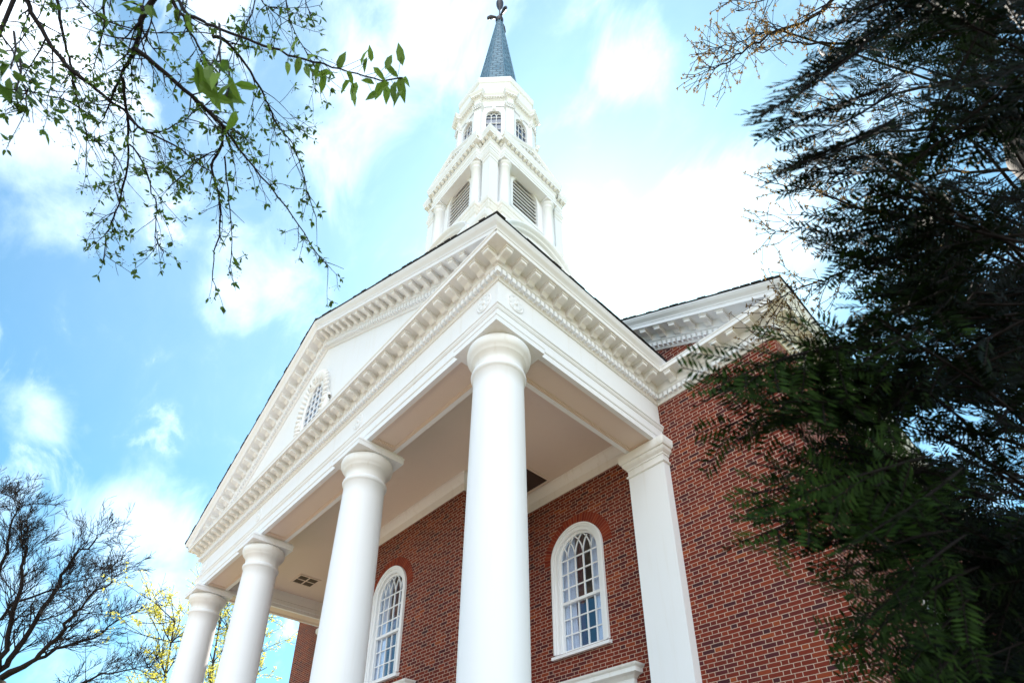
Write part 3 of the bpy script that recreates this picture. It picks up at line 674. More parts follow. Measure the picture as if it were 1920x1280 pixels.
# ------------------------------------------------------------------ the steeple
TX, TY = XC, 4.766
def plan(h1, h2, w):                                        # square plan whose faces step forward over |t| < w
    q = []
    for (cx_, cy_, tx, ty) in ((0, -1, 1, 0), (1, 0, 0, 1), (0, 1, -1, 0), (-1, 0, 0, -1)):
        n = (cx_, cy_)
        for (t, h) in ((-h1, h1), (-w, h1), (-w, h2), (w, h2), (w, h1)):
            q.append((TX + n[0] * h + tx * t, TY + n[1] * h + ty * t))
    return q
FACES = [(Vector((0, -1, 0)), Vector((1, 0, 0))), (Vector((1, 0, 0)), Vector((0, 1, 0))), (Vector((0, 1, 0)), Vector((-1, 0, 0))), (Vector((-1, 0, 0)), Vector((0, -1, 0)))]
TC = Vector((TX, TY, 0))
# lower stage with a segmental hood over each face
mb = MB(); mb.sweep(plan(2.25, 2.30, 1.5), [(0, 8.0), (0, 16.75), (.06, 16.8), (.10, 16.9), (.10, 17.0), (-.45, 17.05)], closed=True)
mb.sweep(plan(2.45, 2.6, 1.6), [(0, 8.0), (0, 15.6), (.1, 15.7), (.14, 15.85), (.14, 15.95), (-.3, 16.0)], closed=True)
st = part(mb, 'steeple', 'paint')
mb = MB(); pp = plan(1.72, 1.90, 1.30)
mb.sweep(pp, [(.06, 16.9), (.06, 17.15), (.02, 17.2), (.02, 17.9), (.05, 17.93), (.05, 18.02), (.0, 18.06), (0, 18.40), (.03, 18.43), (.06, 18.52), (.08, 18.55), (.08, 18.64), (.11, 18.67), (.13, 18.76), (.13, 18.82), (-.3, 18.86)], closed=True)
part(mb, 'pedestal', 'paint_old', st)
for (n, t) in FACES:
    mb = MB(); hw, cz = 1.52, 17.22; rise = .78; RR = (hw * hw + rise * rise) / (2 * rise); zc_ = cz + rise - RR; a0 = math.asin(hw / RR)
    prof = [(1.80, .0), (2.18, .0), (2.20, .05), (2.28, .08), (2.30, .14), (2.37, .17), (2.40, .20), (2.40, .245), (1.80, .27)]
    k = len(prof); NS = 28; vs = []
    for i in range(NS + 1):
        a = -a0 + 2 * a0 * i / NS
        for (d, r) in prof:
            rr = RR - .25 + r; vs.append(TC + n * d + t * (rr * math.sin(a)) + Vector((0, 0, zc_ + rr * math.cos(a))))
    mb.add(vs, [(i * k + q, (i + 1) * k + q, (i + 1) * k + q + 1, i * k + q + 1) for i in range(NS) for q in range(k - 1)] + [tuple(range(k)), tuple(range(NS * k, NS * k + k))])
    pts = [(RR - .26) * math.sin(-a0 + 2 * a0 * i / NS) for i in range(NS + 1)]; zz = [zc_ + (RR - .26) * math.cos(-a0 + 2 * a0 * i / NS) for i in range(NS + 1)]
    vs = [TC + n * 2.2 + t * x + Vector((0, 0, z)) for x, z in zip(pts, zz)] + [TC + n * 2.2 + t * pts[-1] + Vector((0, 0, 16.6)), TC + n * 2.2 + t * pts[0] + Vector((0, 0, 16.6))]
    mb.add(vs, [tuple(range(len(vs)))])
    part(mb, 'segmental_hood', 'paint', st)
# belfry
bf = MB()
BZ0, BZ1 = 18.8, 21.55
for sx in (-1, 1):
    for sy in (-1, 1): 
        a, b = sorted((TX + sx * 1.38, TX + sx * 1.74)); c, d = sorted((TY + sy * 1.38, TY + sy * 1.74)); bf.box(a, b, c, d, BZ0, BZ1 - .002)
for (n, t) in FACES:
    wall_with_arches(bf, -1.45, 1.45, BZ0, 22.3, [(0, .60, 19.75, 21.10)], lambda x, z, n=n, t=t: TC + n * 1.60 + t * x + Vector((0, 0, z)))
    ring(bf, 0, 19.72, 21.10, .59, .70, -.10, .04, lambda x, z, d, n=n, t=t: TC + n * (1.60 + d) + t * x + Vector((0, 0, z)))
    bf.obox(TC + n * 1.60 + Vector((0, 0, 21.64)), t, n, Vector((0, 0, 1)), -.08, .08, 0, .10, 0, .28)
    bf.obox(TC + n * 1.60 + Vector((0, 0, 19.62)), t, n, Vector((0, 0, 1)), -.78, .78, 0, .10, 0, .10)
bl = part(bf, 'belfry', 'paint')
for (n, t) in FACES:
    lv = MB(); z = 19.80
    while z < 21.66:
        w = .585 if z < 21.1 else math.sqrt(max(0, .585 ** 2 - (z - 21.1) ** 2))
        if w > .05:
            o = TC + n * 1.56 + Vector((0, 0, z)); vs = []
            for s_ in (-w, w):
                for (a, b) in ((.0, 0), (.04, -.008), (.04, .035), (0, .043)): vs.append(o + t * s_ + n * (a - .03) + Vector((0, 0, b)))
            lv.add(vs, [(0, 1, 2, 3), (7, 6, 5, 4)] + [(i, i + 4, (i + 1) % 4 + 4, (i + 1) % 4) for i in range(4)])
        z += .20
    l = part(lv, 'louvre', 'paint_old', bl)
    dk = MB(); dk.add([TC + n * 1.42 + t * a + Vector((0, 0, b)) for a, b in ((-.75, 19.6), (.75, 19.6), (.75, 21.85), (-.75, 21.85))], [(0, 1, 2, 3)]); part(dk, 'louvre_backing', 'dark', l)  # near-black sheet stands in for the shade inside the belfry
    for sx in (-1, 1):
        c = TC + n * 1.71 + t * (sx * 1.04); cl = MB()
        cl.lathe((c.x, c.y, 0), [(.25, 18.82), (.25, 18.9), (.235, 18.93), (.24, 18.98), (.205, 19.02), (.195, 19.06), (.198, 19.6), (.18, 21.18), (.195, 21.19), (.195, 21.215), (.178, 21.225), (.178, 21.32), (.195, 21.335), (.225, 21.38), (.24, 21.43), (.23, 21.445)], 28)
        cl.box(c.x - .245, c.x + .245, c.y - .245, c.y + .245, 21.447, 21.545)
        part(cl, 'belfry_column', 'column', bl)
for sx in (-1, 1):
    for sy in (-1, 1):
        x0, y0 = TX + sx * 1.56, TY + sy * 1.56; h = .18; q_ = [(x0 - h, y0 - h), (x0 + h, y0 - h), (x0 + h, y0 + h), (x0 - h, y0 + h)]
        pc = MB(); pc.sweep(q_, [(0.002, 21.15), (.02, 21.17), (.02, 21.2), (.005, 21.21), (.005, 21.32), (.03, 21.35), (.05, 21.42), (.06, 21.43), (.06, 21.53)], closed=True); part(pc, 'pier_cap', 'paint', bl)
        pc = MB(); pc.sweep(q_, [(.05, 18.84), (.05, 18.95), (.03, 19.0), (.002, 19.06)], closed=True); part(pc, 'pier_base', 'paint', bl)
en = MB(); ep = plan(1.75, 1.925, 1.25)
en.sweep(ep, [(-.33, 21.55), (0, 21.55), (0, 21.66), (.015, 21.67), (.015, 21.77), (.035, 21.80), (.035, 21.83), (0, 21.85), (0, 22.08), (.02, 22.10), (.04, 22.14), (.02, 22.15), (.02, 22.30), (.14, 22.31), (.14, 22.40), (.15, 22.42), (.165, 22.46), (.18, 22.52), (.188, 22.55), (.188, 22.62), (-.4, 22.7)], closed=True)
en_o = part(en, 'belfry_cornice', 'paint', bl)
bk = MB(); q = ep + [ep[0]]
for i in range(len(ep)):
    a, b = Vector((*q[i], 0)), Vector((*q[i + 1], 0)); l = (b - a).length; t = (b - a).normalized(); n = Vector((t.y, -t.x, 0)); m_ = max(1, round(l / .19)) if l > .3 else 0
    for j in range(m_):
        p = a + t * (l * (j + .5) / m_); bk.prism([(.04, 22.305), (.13, 22.305), (.13, 22.225), (.09, 22.19), (.04, 22.17)], p, n, t, .09)
part(bk, 'belfry_modillion', 'paint_old', en_o)
gb = MB(); gm_ = MB()                                       # a small pediment on each face
for (n, t) in FACES:
    w = 1.435; rise = .68; sl = rise / w
    prof = [(1.925, 22.30), (1.975, 22.30), (1.975, 22.44), (2.065, 22.45), (2.065, 22.52), (2.09, 22.56), (2.113, 22.62), (2.113, 22.66), (0, 22.70)]; k = len(prof); vs = []
    for sx in (-1, 0, 1):
        for (d, z) in prof: vs.append(TC + n * d + t * (sx * w) + Vector((0, 0, z + (rise if sx == 0 else 0) - .03)))
    gb.add(vs, [(i * k + j, (i + 1) * k + j, (i + 1) * k + j + 1, i * k + j + 1) for i in range(2) for j in range(k - 1)] + [tuple(range(k)), tuple(range(2 * k, 3 * k))])
    gb.add([TC + n * 1.94 + t * a + Vector((0, 0, z)) for a, z in ((-1.35, 22.5), (1.35, 22.5), (0, 22.5 + .62))], [(0, 1, 2)])
    for sx in (-1, 1):
        for i in range(8):
            a = .1 + i * .155; zz = 22.42 + rise - .03 - sl * a - .0
            if zz < 22.62: continue
            gm_.prism([(1.96, .005), (2.055, .005), (2.055, -.07), (1.96, -.09)], TC + t * (sx * a) + Vector((0, 0, zz)), n, t, .07)
gb_o = part(gb, 'belfry_pediment', 'paint', st); part(gm_, 'pediment_modillion', 'paint_old', gb_o)
# lantern
def octo(ap, rot=22.5): return [(TX + ap / math.cos(R(22.5)) * math.cos(R(a)), TY + ap / math.cos(R(22.5)) * math.sin(R(a))) for a in np.arange(-180 + rot, 180, 45)]
la = MB(); la.sweep(octo(1.62), [(0, 22.5), (0, 23.75), (.03, 23.78), (.05, 23.86), (-.2, 23.9)], closed=True)
LW = (0, .29, 24.2, 25.72)
for i in range(8):
    a = R(45 * i); n = Vector((math.cos(a), math.sin(a), 0)); t = Vector((-math.sin(a), math.cos(a), 0)); hw = 1.45 * math.tan(R(22.5))
    to = lambda x, z, d=0, n=n, t=t: TC + n * (1.45 + d) + t * x + Vector((0, 0, z))
    wall_with_arches(la, -hw, hw, 23.6, 26.9, [LW], to)
    ring(la, 0, 24.2, 25.72, .285, .36, -.08, .03, to, n=20)
    la.obox(TC + n * 1.45 + Vector((0, 0, 26.06)), t, n, Vector((0, 0, 1)), -.06, .06, 0, .07, 0, .3)
la_o = part(la, 'lantern', 'paint', church)
for i in range(8):
    a = R(45 * i); n = Vector((math.cos(a), math.sin(a), 0)); t = Vector((-math.sin(a), math.cos(a), 0))
    if n.dot(Vector((1, -1, 0))) < -.2: continue
    to = lambda x, z, d=0, n=n, t=t: TC + n * (1.45 + d) + t * x + Vector((0, 0, z))
    sa = MB()
    for x in (-.097, .097): strip(sa, [(x, 24.2), (x, 25.72)], .02, -.06, -.03, to)
    for j in range(4): z = 24.45 + j * .40; strip(sa, [(-.29, z), (.29, z)], .02, -.059, -.031, to)
    for cx_ in (-.193, 0, .193): strip(sa, [(cx_ + .097 * math.cos(q), 25.72 + .14 * math.sin(q) * (1 if abs(cx_) > .1 else 1.3)) for q in np.linspace(0, PI, 9)], .026, -.058, -.032, to)
    w_o = part(sa, 'lantern_window', 'paint', la_o)
    gl = MB(); pts = [(-.29, 24.2)] + arc(0, 25.72, .29, PI, 0, 16) + [(.29, 24.2)]; gl.add([to(x, z, -.07) for x, z in pts], [tuple(range(len(pts)))]); part(gl, 'pane', 'blueglass', w_o)
pi_ = MB(); lc = MB(); lds = []
lprof = [(0, 26.32), (0, 26.42), (.012, 26.43), (.012, 26.52), (.03, 26.55), (.0, 26.57), (0, 26.70), (.02, 26.72), (.04, 26.75), (.05, 26.75), (.05, 26.82), (.12, 26.83), (.12, 26.90), (.14, 26.93), (.17, 26.98), (.18, 27.0), (.18, 27.04), (-.5, 27.08)]
lc.sweep(octo(1.47), lprof, closed=True)
for i in range(8):
    a = R(22.5 + 45 * i); n = Vector((math.cos(a), math.sin(a), 0)); t = Vector((-math.sin(a), math.cos(a), 0)); c = TC
    pi_.obox(c, t, n, Vector((0, 0, 1)), -.15, .15, 1.45, 1.635, 23.6, 26.05)
    pi_.obox(c, t, n, Vector((0, 0, 1)), -.18, .18, 1.45, 1.665, 23.6, 23.8)
    for (w_, d_, z0, z1) in ((.165, 1.65, 26.02, 26.06), (.16, 1.645, 26.06, 26.15), (.185, 1.67, 26.15, 26.22), (.205, 1.69, 26.22, 26.28), (.22, 1.70, 26.28, 26.318)): pi_.obox(c, t, n, Vector((0, 0, 1)), -w_, w_, 1.45, d_, z0, z1)
    for k_ in range(-2, 3):                                  # carved leaves of the capitals
        o = c + n * 1.65 + t * (k_ * .07) + Vector((0, 0, 26.08)); pi_.tube([o, o + n * .03 + Vector((0, 0, .09)), o + n * .075 + Vector((0, 0, .15)), o + n * .085 + Vector((0, 0, .12))], [.03, .03, .022, .008], 5)
    base = [c + n * 1.0 - t * .12, c + n * 1.663 - t * .12, c + n * 1.663 + t * .12, c + n * 1.0 + t * .12]
    lc.sweep([(q.x, q.y) for q in base], lprof)
    for k_ in (-.11, 0, .11): ld = MB(); lds.append(ld); ld.prism([(.04, 26.825), (.105, 26.825), (.105, 26.765), (.04, 26.75)], c + n * 1.663 + t * k_, n, t, .06)
    a = R(45 * i); n = Vector((math.cos(a), math.sin(a), 0)); t = Vector((-math.sin(a), math.cos(a), 0))
    for k_ in range(-3, 4): ld = MB(); lds.append(ld); ld.prism([(.04, 26.825), (.105, 26.825), (.105, 26.765), (.04, 26.75)], c + n * 1.47 + t * (k_ * .105), n, t, .058)
part(pi_, 'lantern_pilaster', 'paint', la_o); lc_o = part(lc, 'lantern_cornice', 'paint', la_o); [part(q_, 'lantern_modillion', 'paint_old', la_o) for q_ in lds]
dr = MB(); dr.sweep(octo(1.50), [(-.03, 26.9), (-.03, 27.25), (0, 27.28), (0, 27.9), (-.02, 27.92), (-.02, 28.05), (.02, 28.1), (.05, 28.2), (.055, 28.39), (-.2, 28.42)], closed=True)
part(dr, 'drum', 'paint', la_o)
# spire and finial
sp_ = MB(); zt, z0, ap = 37.5, 28.40, 1.04
for i in range(8):
    a0, a1 = R(22.5 + 45 * i), R(67.5 + 45 * i); rb = ap / math.cos(R(22.5)); NZ = 24; vs = []; uv = []
    for j in range(NZ + 1):
        f = j / NZ; r = rb * (1 - f) + .10 * f + .10 * max(0, .06 - f) / .06; z = z0 + (zt - z0) * f
        for s_, a in ((0, a0), (1, a1)): vs.append((TX + r * math.cos(a), TY + r * math.sin(a), z)); uv.append(((s_ - .5) * r * .77 + i * 3.1, f * 9.2))
    sp_.add(vs, [(j * 2, j * 2 + 1, j * 2 + 3, j * 2 + 2) for j in range(NZ)], uv=uv)
spire = part(sp_, 'spire', 'slate')
hp = MB()
for i in range(8):
    a = R(22.5 + 45 * i); rb = ap / math.cos(R(22.5)); hp.tube([(TX + (rb + .1) * math.cos(a), TY + (rb + .1) * math.sin(a), z0), (TX + rb * .95 * math.cos(a), TY + rb * .95 * math.sin(a), z0 + .55), (TX + .105 * math.cos(a), TY + .105 * math.sin(a), zt)], [.03, .03, .022], 5)
part(hp, 'hip_roll', 'slate', spire)
fi = MB(); fi.lathe((TX, TY, 0), [(.16, 37.25), (.19, 37.35), (.20, 37.5), (.13, 37.62), (.10, 37.7), (.05, 37.95), (.035, 38.3), (.035, 38.55), (.07, 38.7), (.13, 38.9), (.18, 39.15), (.19, 39.35), (.15, 39.55), (.07, 39.68), (.01, 39.74)], 20)
for a in (R(-128), R(-8), R(112)):
    d = Vector((math.cos(a), math.sin(a), 0)); o = Vector((TX, TY, 37.6)); fi.tube([o, o + d * .22 + Vector((0, 0, .16)), o + d * .42 + Vector((0, 0, .12)), o + d * .56 + Vector((0, 0, -.02)), o + d * .60 + Vector((0, 0, -.12))], [.05, .06, .10, .085, .02], 7)
    fi.tube([o + d * .25 + Vector((0, 0, .08)), o + d * .45 + Vector((0, 0, .03)), o + d * .52 + Vector((0, 0, -.1))], [.03, .05, .02], 6)
part(fi, 'finial', 'metal', spire)

# ------------------------------------------------------------------ trees
def px(path, d0, d1=None):                                  # polyline of photo pixels -> points in the air at depths d0..d1
    d1 = d0 if d1 is None else d1; n = len(path); return [at(u, v, d0 + (d1 - d0) * i / max(1, n - 1)) for i, (u, v) in enumerate(path)]
def smooth(pts, rnd, sub=3, jit=.0):                        # Catmull-Rom with a little kink
    out = []; n = len(pts)
    for i in range(n - 1):
        p0, p1, p2, p3 = pts[max(i - 1, 0)], pts[i], pts[i + 1], pts[min(i + 2, n - 1)]
        for j in range(sub):
            t = j / sub; q = .5 * ((2 * p1) + (p2 - p0) * t + (2 * p0 - 5 * p1 + 4 * p2 - p3) * t * t + (3 * p1 - p0 - 3 * p2 + p3) * t ** 3)
            out.append(q + Vector((rnd.gauss(0, jit), rnd.gauss(0, jit), rnd.gauss(0, jit))))
    out.append(pts[-1]); return out
def rvec(rnd): 
    while True:
        v = Vector((rnd.uniform(-1, 1), rnd.uniform(-1, 1), rnd.uniform(-1, 1)))
        if .05 < v.length < 1: return v.normalized()
def leaf(mb, p, d, up, ln, wd, col, fold=.25, curl=.15):
    d = d.normalized(); s_ = d.cross(up); s_ = s_.normalized() if s_.length > 1e-4 else d.orthogonal().normalized(); n = s_.cross(d)
    q = lambda a, b, c: p + d * (a * ln) + s_ * (b * wd) + n * (c * ln)
    vs = [q(0, 0, 0), q(.25, .42, fold * .3), q(.6, .40, fold * .25 - curl * .3), q(1, 0, -curl), q(.6, -.40, fold * .25 - curl * .3), q(.25, -.42, fold * .3), q(.3, 0, .0), q(.65, 0, -curl * .35)]
    mb.add(vs, [(0, 6, 1), (6, 7, 2, 1), (7, 3, 2), (0, 5, 6), (6, 5, 4, 7), (7, 4, 3)], uv=[(col, 0)] * 8)
def speck(mb, p, d, s, ln, wd, col):                        # a single folded blade
    mb.add([p, p + d * (ln * .45) + s * wd, p + d * ln, p + d * (ln * .45) - s * wd], [(0, 1, 2, 3)], uv=[(col, 0)] * 4)

# --- leafy tree hanging into the top left corner
def overhanging_tree():
    rnd = random.Random(11)
    root = empty('overhanging_tree', (1.6, -7.8, 0), 'spring tree with dark drooping twigs and small green leaves hanging in from the upper left', 'tree')
    tw, lf, bu = MB(), MB(), MB()
    base = Vector((1.6, -7.8, -EYE)); fork = Vector((1.75, -7.4, 2.6))
    mains = [  # pixels, depth at root, depth at tip, radius at root
        ([(-60, -120), (40, -10), (58, 22), (88, 72), (118, 115), (132, 130), (165, 155), (205, 190), (230, 205), (260, 240), (283, 250), (339, 281), (367, 304), (398, 324)], 3.3, 3.1, .017),
        ([(60, -120), (104, -10), (115, 50), (125, 95), (135, 130), (140, 165), (150, 200), (160, 240), (165, 262)], 3.4, 3.5, .012),
        ([(210, -120), (197, -10), (195, 50), (185, 90), (175, 130)], 3.6, 3.7, .012),
        ([(330, -100), (300, -20), (268, 30), (262, 60), (250, 100), (235, 125), (225, 150), (208, 185), (195, 222)], 3.0, 3.2, .019),
        ([(290, -120), (322, 0), (345, 30), (350, 50), (365, 75), (385, 110), (402, 150)], 2.9, 3.0, .013),
        ([(255, 93), (290, 120), (330, 155), (370, 190), (395, 213), (418, 236), (418, 255), (412, 281), (397, 312), (406, 346), (412, 383), (411, 442), (402, 470), (398, 523)], 3.0, 3.3, .014),
        ([(395, 213), (418, 236), (437, 262), (474, 312), (522, 369), (561, 422), (586, 464), (615, 501)], 3.05, 3.3, .009),
        ([(400, 70), (421, 75), (449, 105), (477, 148), (494, 178), (505, 200), (519, 232), (533, 251), (555, 281), (575, 357), (593, 408)], 3.2, 3.6, .010),
        ([(320, -40), (345, 20), (375, 35), (400, 50), (447, 68), (494, 84), (540, 103), (587, 115), (622, 126), (669, 140), (716, 149), (755, 146)], 2.5, 2.3, .0085),
        ([(230, 143), (234, 187), (240, 222), (240, 262), (238, 312), (226, 369), (212, 408), (200, 439), (194, 490)], 3.1, 3.5, .010),
        ([(243, 270), (269, 307), (286, 363), (294, 391), (291, 442), (307, 473)], 3.3, 3.5, .006),
        ([(420, 293), (428, 357), (433, 411), (435, 467), (429, 504)], 3.2, 3.4, .006),
        ([(530, -60), (536, 0), (543, 37), (562, 77), (583, 112), (600, 140)], 3.4, 3.5, .0055),
        ([(480, -60), (477, 0), (470, 33), (454, 61), (440, 90), (420, 130)], 3.4, 3.5, .0055),
        ([(470, -50), (491, 0), (503, 14), (526, 35), (520, 60), (510, 72)], 3.5, 3.5, .005),
        ([(565, -40), (575, 5), (582, 30), (590, 50)], 3.4, 3.4, .004),
        ([(-40, 150), (0, 165), (52, 172), (110, 185), (150, 192), (205, 196)], 3.0, 3.2, .006),
        ([(-40, 40), (0, 60), (30, 110), (40, 150), (50, 175), (45, 205)], 2.4, 2.4, .006),
        ([(160, 240), (165, 262), (195, 270), (215, 290), (212, 330), (222, 370)], 3.4, 3.6, .005),
        ([(110, -60), (150, 0), (200, 40), (290, 62), (380, 60), (420, 78)], 3.4, 3.3, .006),
        ([(-40, 90), (20, 95), (48, 60), (80, 20), (90, -30)], 3.6, 3.6, .005),
        ([(240, 222), (283, 250), (330, 235), (360, 215), (395, 190), (420, 180)], 3.1, 3.3, .005),
        ([(412, 281), (390, 290), (367, 304), (340, 330), (300, 320)], 3.2, 3.3, .004),
    ]
    paths = []
    for i, (pp, d0, d1, r) in enumerate(mains):
        pts = smooth(px(pp, d0, d1), rnd, 3, .0025); n = len(pts)
        rad = [max(.0026, r * .82 * (1 - .80 * k / (n - 1))) for k in range(n)]; tw.tube(pts, rad, 6); paths.append((pts, rad, i))
    # limbs that carry them, outside the picture
    hub = at(150, -330, 3.6); hub2 = at(330, -300, 3.2)
    tr = MB(); tr.tube(smooth([base, base + Vector((.1, .05, 1.5)), fork, fork + Vector((.6, .5, 1.0)), hub2], rnd, 5), list(np.linspace(.17, .035, 21)), 12); tr.tube(smooth([fork, fork + Vector((.2, .4, 1.2)), hub], rnd, 5), list(np.linspace(.09, .03, 11)), 10)
    for (pts, rad, i) in paths:
        if i in (0, 1, 2, 3, 4, 8, 12, 13, 14, 15, 16, 17, 19, 20): h = hub if i in (0, 1, 2, 16, 17, 20) else hub2; tw.tube(smooth([h, (h + pts[0]) / 2 + Vector((0, 0, .08)), pts[0]], rnd, 4), list(np.linspace(.024, rad[0], 9)), 6)
    def cluster(p, d, k, size, col0):
        for _ in range(k):
            v = (d * .5 + rvec(rnd) * .8 + Vector((0, 0, -.25))).normalized(); leaf(lf, p + v * rnd.uniform(.0, .008), v, rvec(rnd), size * rnd.uniform(.6, 1.25), size * rnd.uniform(.40, .55), min(1, max(0, rnd.gauss(col0, .25))))
        if rnd.random() < .6:                                 # hanging flower stalks with tiny buds
            for _ in range(rnd.randint(2, 5)):
                v = (rvec(rnd) + Vector((0, 0, -.3))).normalized() * rnd.uniform(.02, .05); tw.tube([p, p + v * .6, p + v], .0005, 3); q = p + v; speck(bu, q, v.normalized(), v.orthogonal().normalized(), .006, .0026, rnd.random()); speck(bu, q, v.normalized(), v.cross(v.orthogonal()).normalized(), .006, .0026, rnd.random())
    def twig(p, d, ln, r, lev):
        n = max(3, int(ln / .03)); pts = [p]; q = p.copy(); dd = d.normalized(); bend = rvec(rnd) * .12 + Vector((0, 0, -.05))
        for k in range(n): dd = (dd + bend * .5 + rvec(rnd) * .12).normalized(); q = q + dd * (ln / n); pts.append(q.copy())
        tw.tube(pts, [max(.0013, r * (1 - .7 * k / n)) for k in range(n + 1)], 4)
        for k in range(1, n):
            if lev > 0 and rnd.random() < .26: twig(pts[k], (dd + rvec(rnd) * 1.1), ln * rnd.uniform(.3, .6), r * .6, lev - 1)
            elif rnd.random() < .17: cluster(pts[k], rvec(rnd), rnd.randint(2, 4), rnd.uniform(.022, .04), .12)
        if rnd.random() < .75: cluster(pts[-1], dd, rnd.randint(2, 5), rnd.uniform(.022, .042), .15)
    for (pts, rad, i) in paths:
        if i == 8: continue
        n = len(pts)
        for k in range(2, n):
            dirn = (pts[k] - pts[k - 1]).normalized()
            dens = .6 if i not in (12, 13, 14, 15) else .4
            for _ in range(1 + (rnd.random() < .45)):
              if rnd.random() < dens: twig(pts[k], (dirn * .9 + rvec(rnd) * .9 + Vector((0, 0, -.15))), rnd.uniform(.10, .36) * (1 - .5 * k / n), max(.0024, rad[k] * .42), 1)
            if rnd.random() < .22: cluster(pts[k], rvec(rnd), rnd.randint(2, 4), rnd.uniform(.022, .04), .12)
            if rnd.random() < .25: v = rvec(rnd); tw.tube([pts[k], pts[k] + v * .012, pts[k] + v * .016], [rad[k] * .5 + .0008, .0014, .0006], 4)
    # the long leafy shoot, and the big leaves near the lens
    pts, rad, _ = paths[8]
    for (u, v, a, ln) in [(531, 93, 60, .05), (552, 88, 80, .065), (515, 98, -100, .035), (488, 100, -120, .04), (600, 96, 70, .075), (583, 108, 60, .06), (560, 118, -110, .065), (575, 130, -70, .07), (598, 128, -120, .085), (612, 138, -150, .075), (606, 150, -110, .075), (638, 118, 60, .075),
                              (655, 142, -60, .055), (650, 158, -150, .06), (665, 165, -110, .07), (662, 178, -70, .065), (680, 110, 75, .065), (695, 105, 90, .055), (686, 118, -110, .055), (708, 135, -40, .065), (693, 155, 160, .055), (727, 120, 70, .07), (735, 132, 140, .06), (752, 108, 100, .085),
                              (738, 138, 150, .06), (712, 165, -120, .07), (725, 172, -95, .07), (738, 165, -100, .08), (752, 160, -80, .085), (748, 178, -125, .08), (700, 178, -130, .06), (722, 160, -140, .06), (760, 150, -60, .05), (505, 90, 100, .045), (540, 125, -90, .05)]:
        k = min(range(len(pts)), key=lambda j: (pts[j] - at(u, v, 2.4)).length); dpt = (pts[k] - CAMP).dot(_f)
        tgt = at(u, v, dpt + rnd.uniform(-.06, .06)); s0 = pts[k] + (tgt - pts[k]) * .25
        tw.tube([pts[k], s0, tgt], .0009, 4); ang = R(a); d = _r * math.cos(ang) + _u * math.sin(ang) + _f * rnd.uniform(-.5, .5) + Vector((0, 0, -.1))
        leaf(lf, tgt - d.normalized() * ln * .35, d, (-_f + rvec(rnd) * .6), ln, ln * rnd.uniform(.38, .5), rnd.uniform(.35, 1), fold=rnd.uniform(.1, .5), curl=rnd.uniform(.05, .35))
    for (cu, cv, k, dp, sp, sz, c0) in [(405, 115, 10, 1.75, 32, .075, .55), (405, 160, 10, 1.8, 30, .075, .5), (422, 190, 5, 1.8, 20, .07, .7), (20, 130, 6, 1.7, 26, .06, .1), (30, 170, 6, 1.7, 22, .062, .1), (265, 20, 6, 2.0, 22, .06, .3), (335, 38, 6, 2.2, 22, .05, .6), (205, 15, 5, 2.6, 18, .04, .2), (345, 25, 4, 2.4, 18, .05, .4)]:
        c = at(cu, cv, dp); anc = at(cu + 6, cv - 70, dp + .12); tw.tube([anc, (anc + c) / 2 + _r * .01, c], [.004, .003, .002], 5)
        for _ in range(k):
            q = at(cu + rnd.gauss(0, sp * .55), cv + rnd.gauss(0, sp * .7), dp + rnd.uniform(-.1, .12)); tw.tube([c, (c + q) / 2, q], .0009, 3)
            d = (_r * rnd.uniform(-.8, .8) - _u * rnd.uniform(-.2, 1) + _f * rnd.uniform(-.5, .5)); leaf(lf, q, d, (-_f + rvec(rnd) * .9), sz * rnd.uniform(.7, 1.15), sz * rnd.uniform(.34, .48), min(1, max(0, rnd.gauss(c0, .28))), fold=rnd.uniform(.1, .5), curl=rnd.uniform(.05, .35))
    tr.build('trunk', M['bark'], root); tw.build('twigs', M['twig'], root, auto=False); lf.build('leaves', M['leaf'], root); bu.build('flower_buds', M['bud'], root)
overhanging_tree()

# --- generic spreading twigs used by the deciduous trees
def spread(mb, rnd, p, d, ln, r, lev, on_tip, kids=(3, 5), rmin=.003, gravity=Vector((0, 0, .02)), wig=.14, spreadk=.75, seg=4):
    n = 5; pts = [p.copy()]; q = p.copy(); dd = d.normalized()
    for k in range(n): dd = (dd + rvec(rnd) * wig + gravity).normalized(); q = q + dd * (ln / n); pts.append(q.copy())
    mb.tube(pts, [max(rmin, r * (1 - .55 * k / n)) for k in range(n + 1)], seg)
    on_tip(pts, dd, lev)
    if lev <= 0: return
    for _ in range(rnd.randint(*kids)):
        k = rnd.randint(1, n); spread(mb, rnd, pts[k], dd + rvec(rnd) * spreadk, ln * rnd.uniform(.5, .78), max(rmin, r * .55), lev - 1, on_tip, kids, rmin, gravity, wig, spreadk, seg)

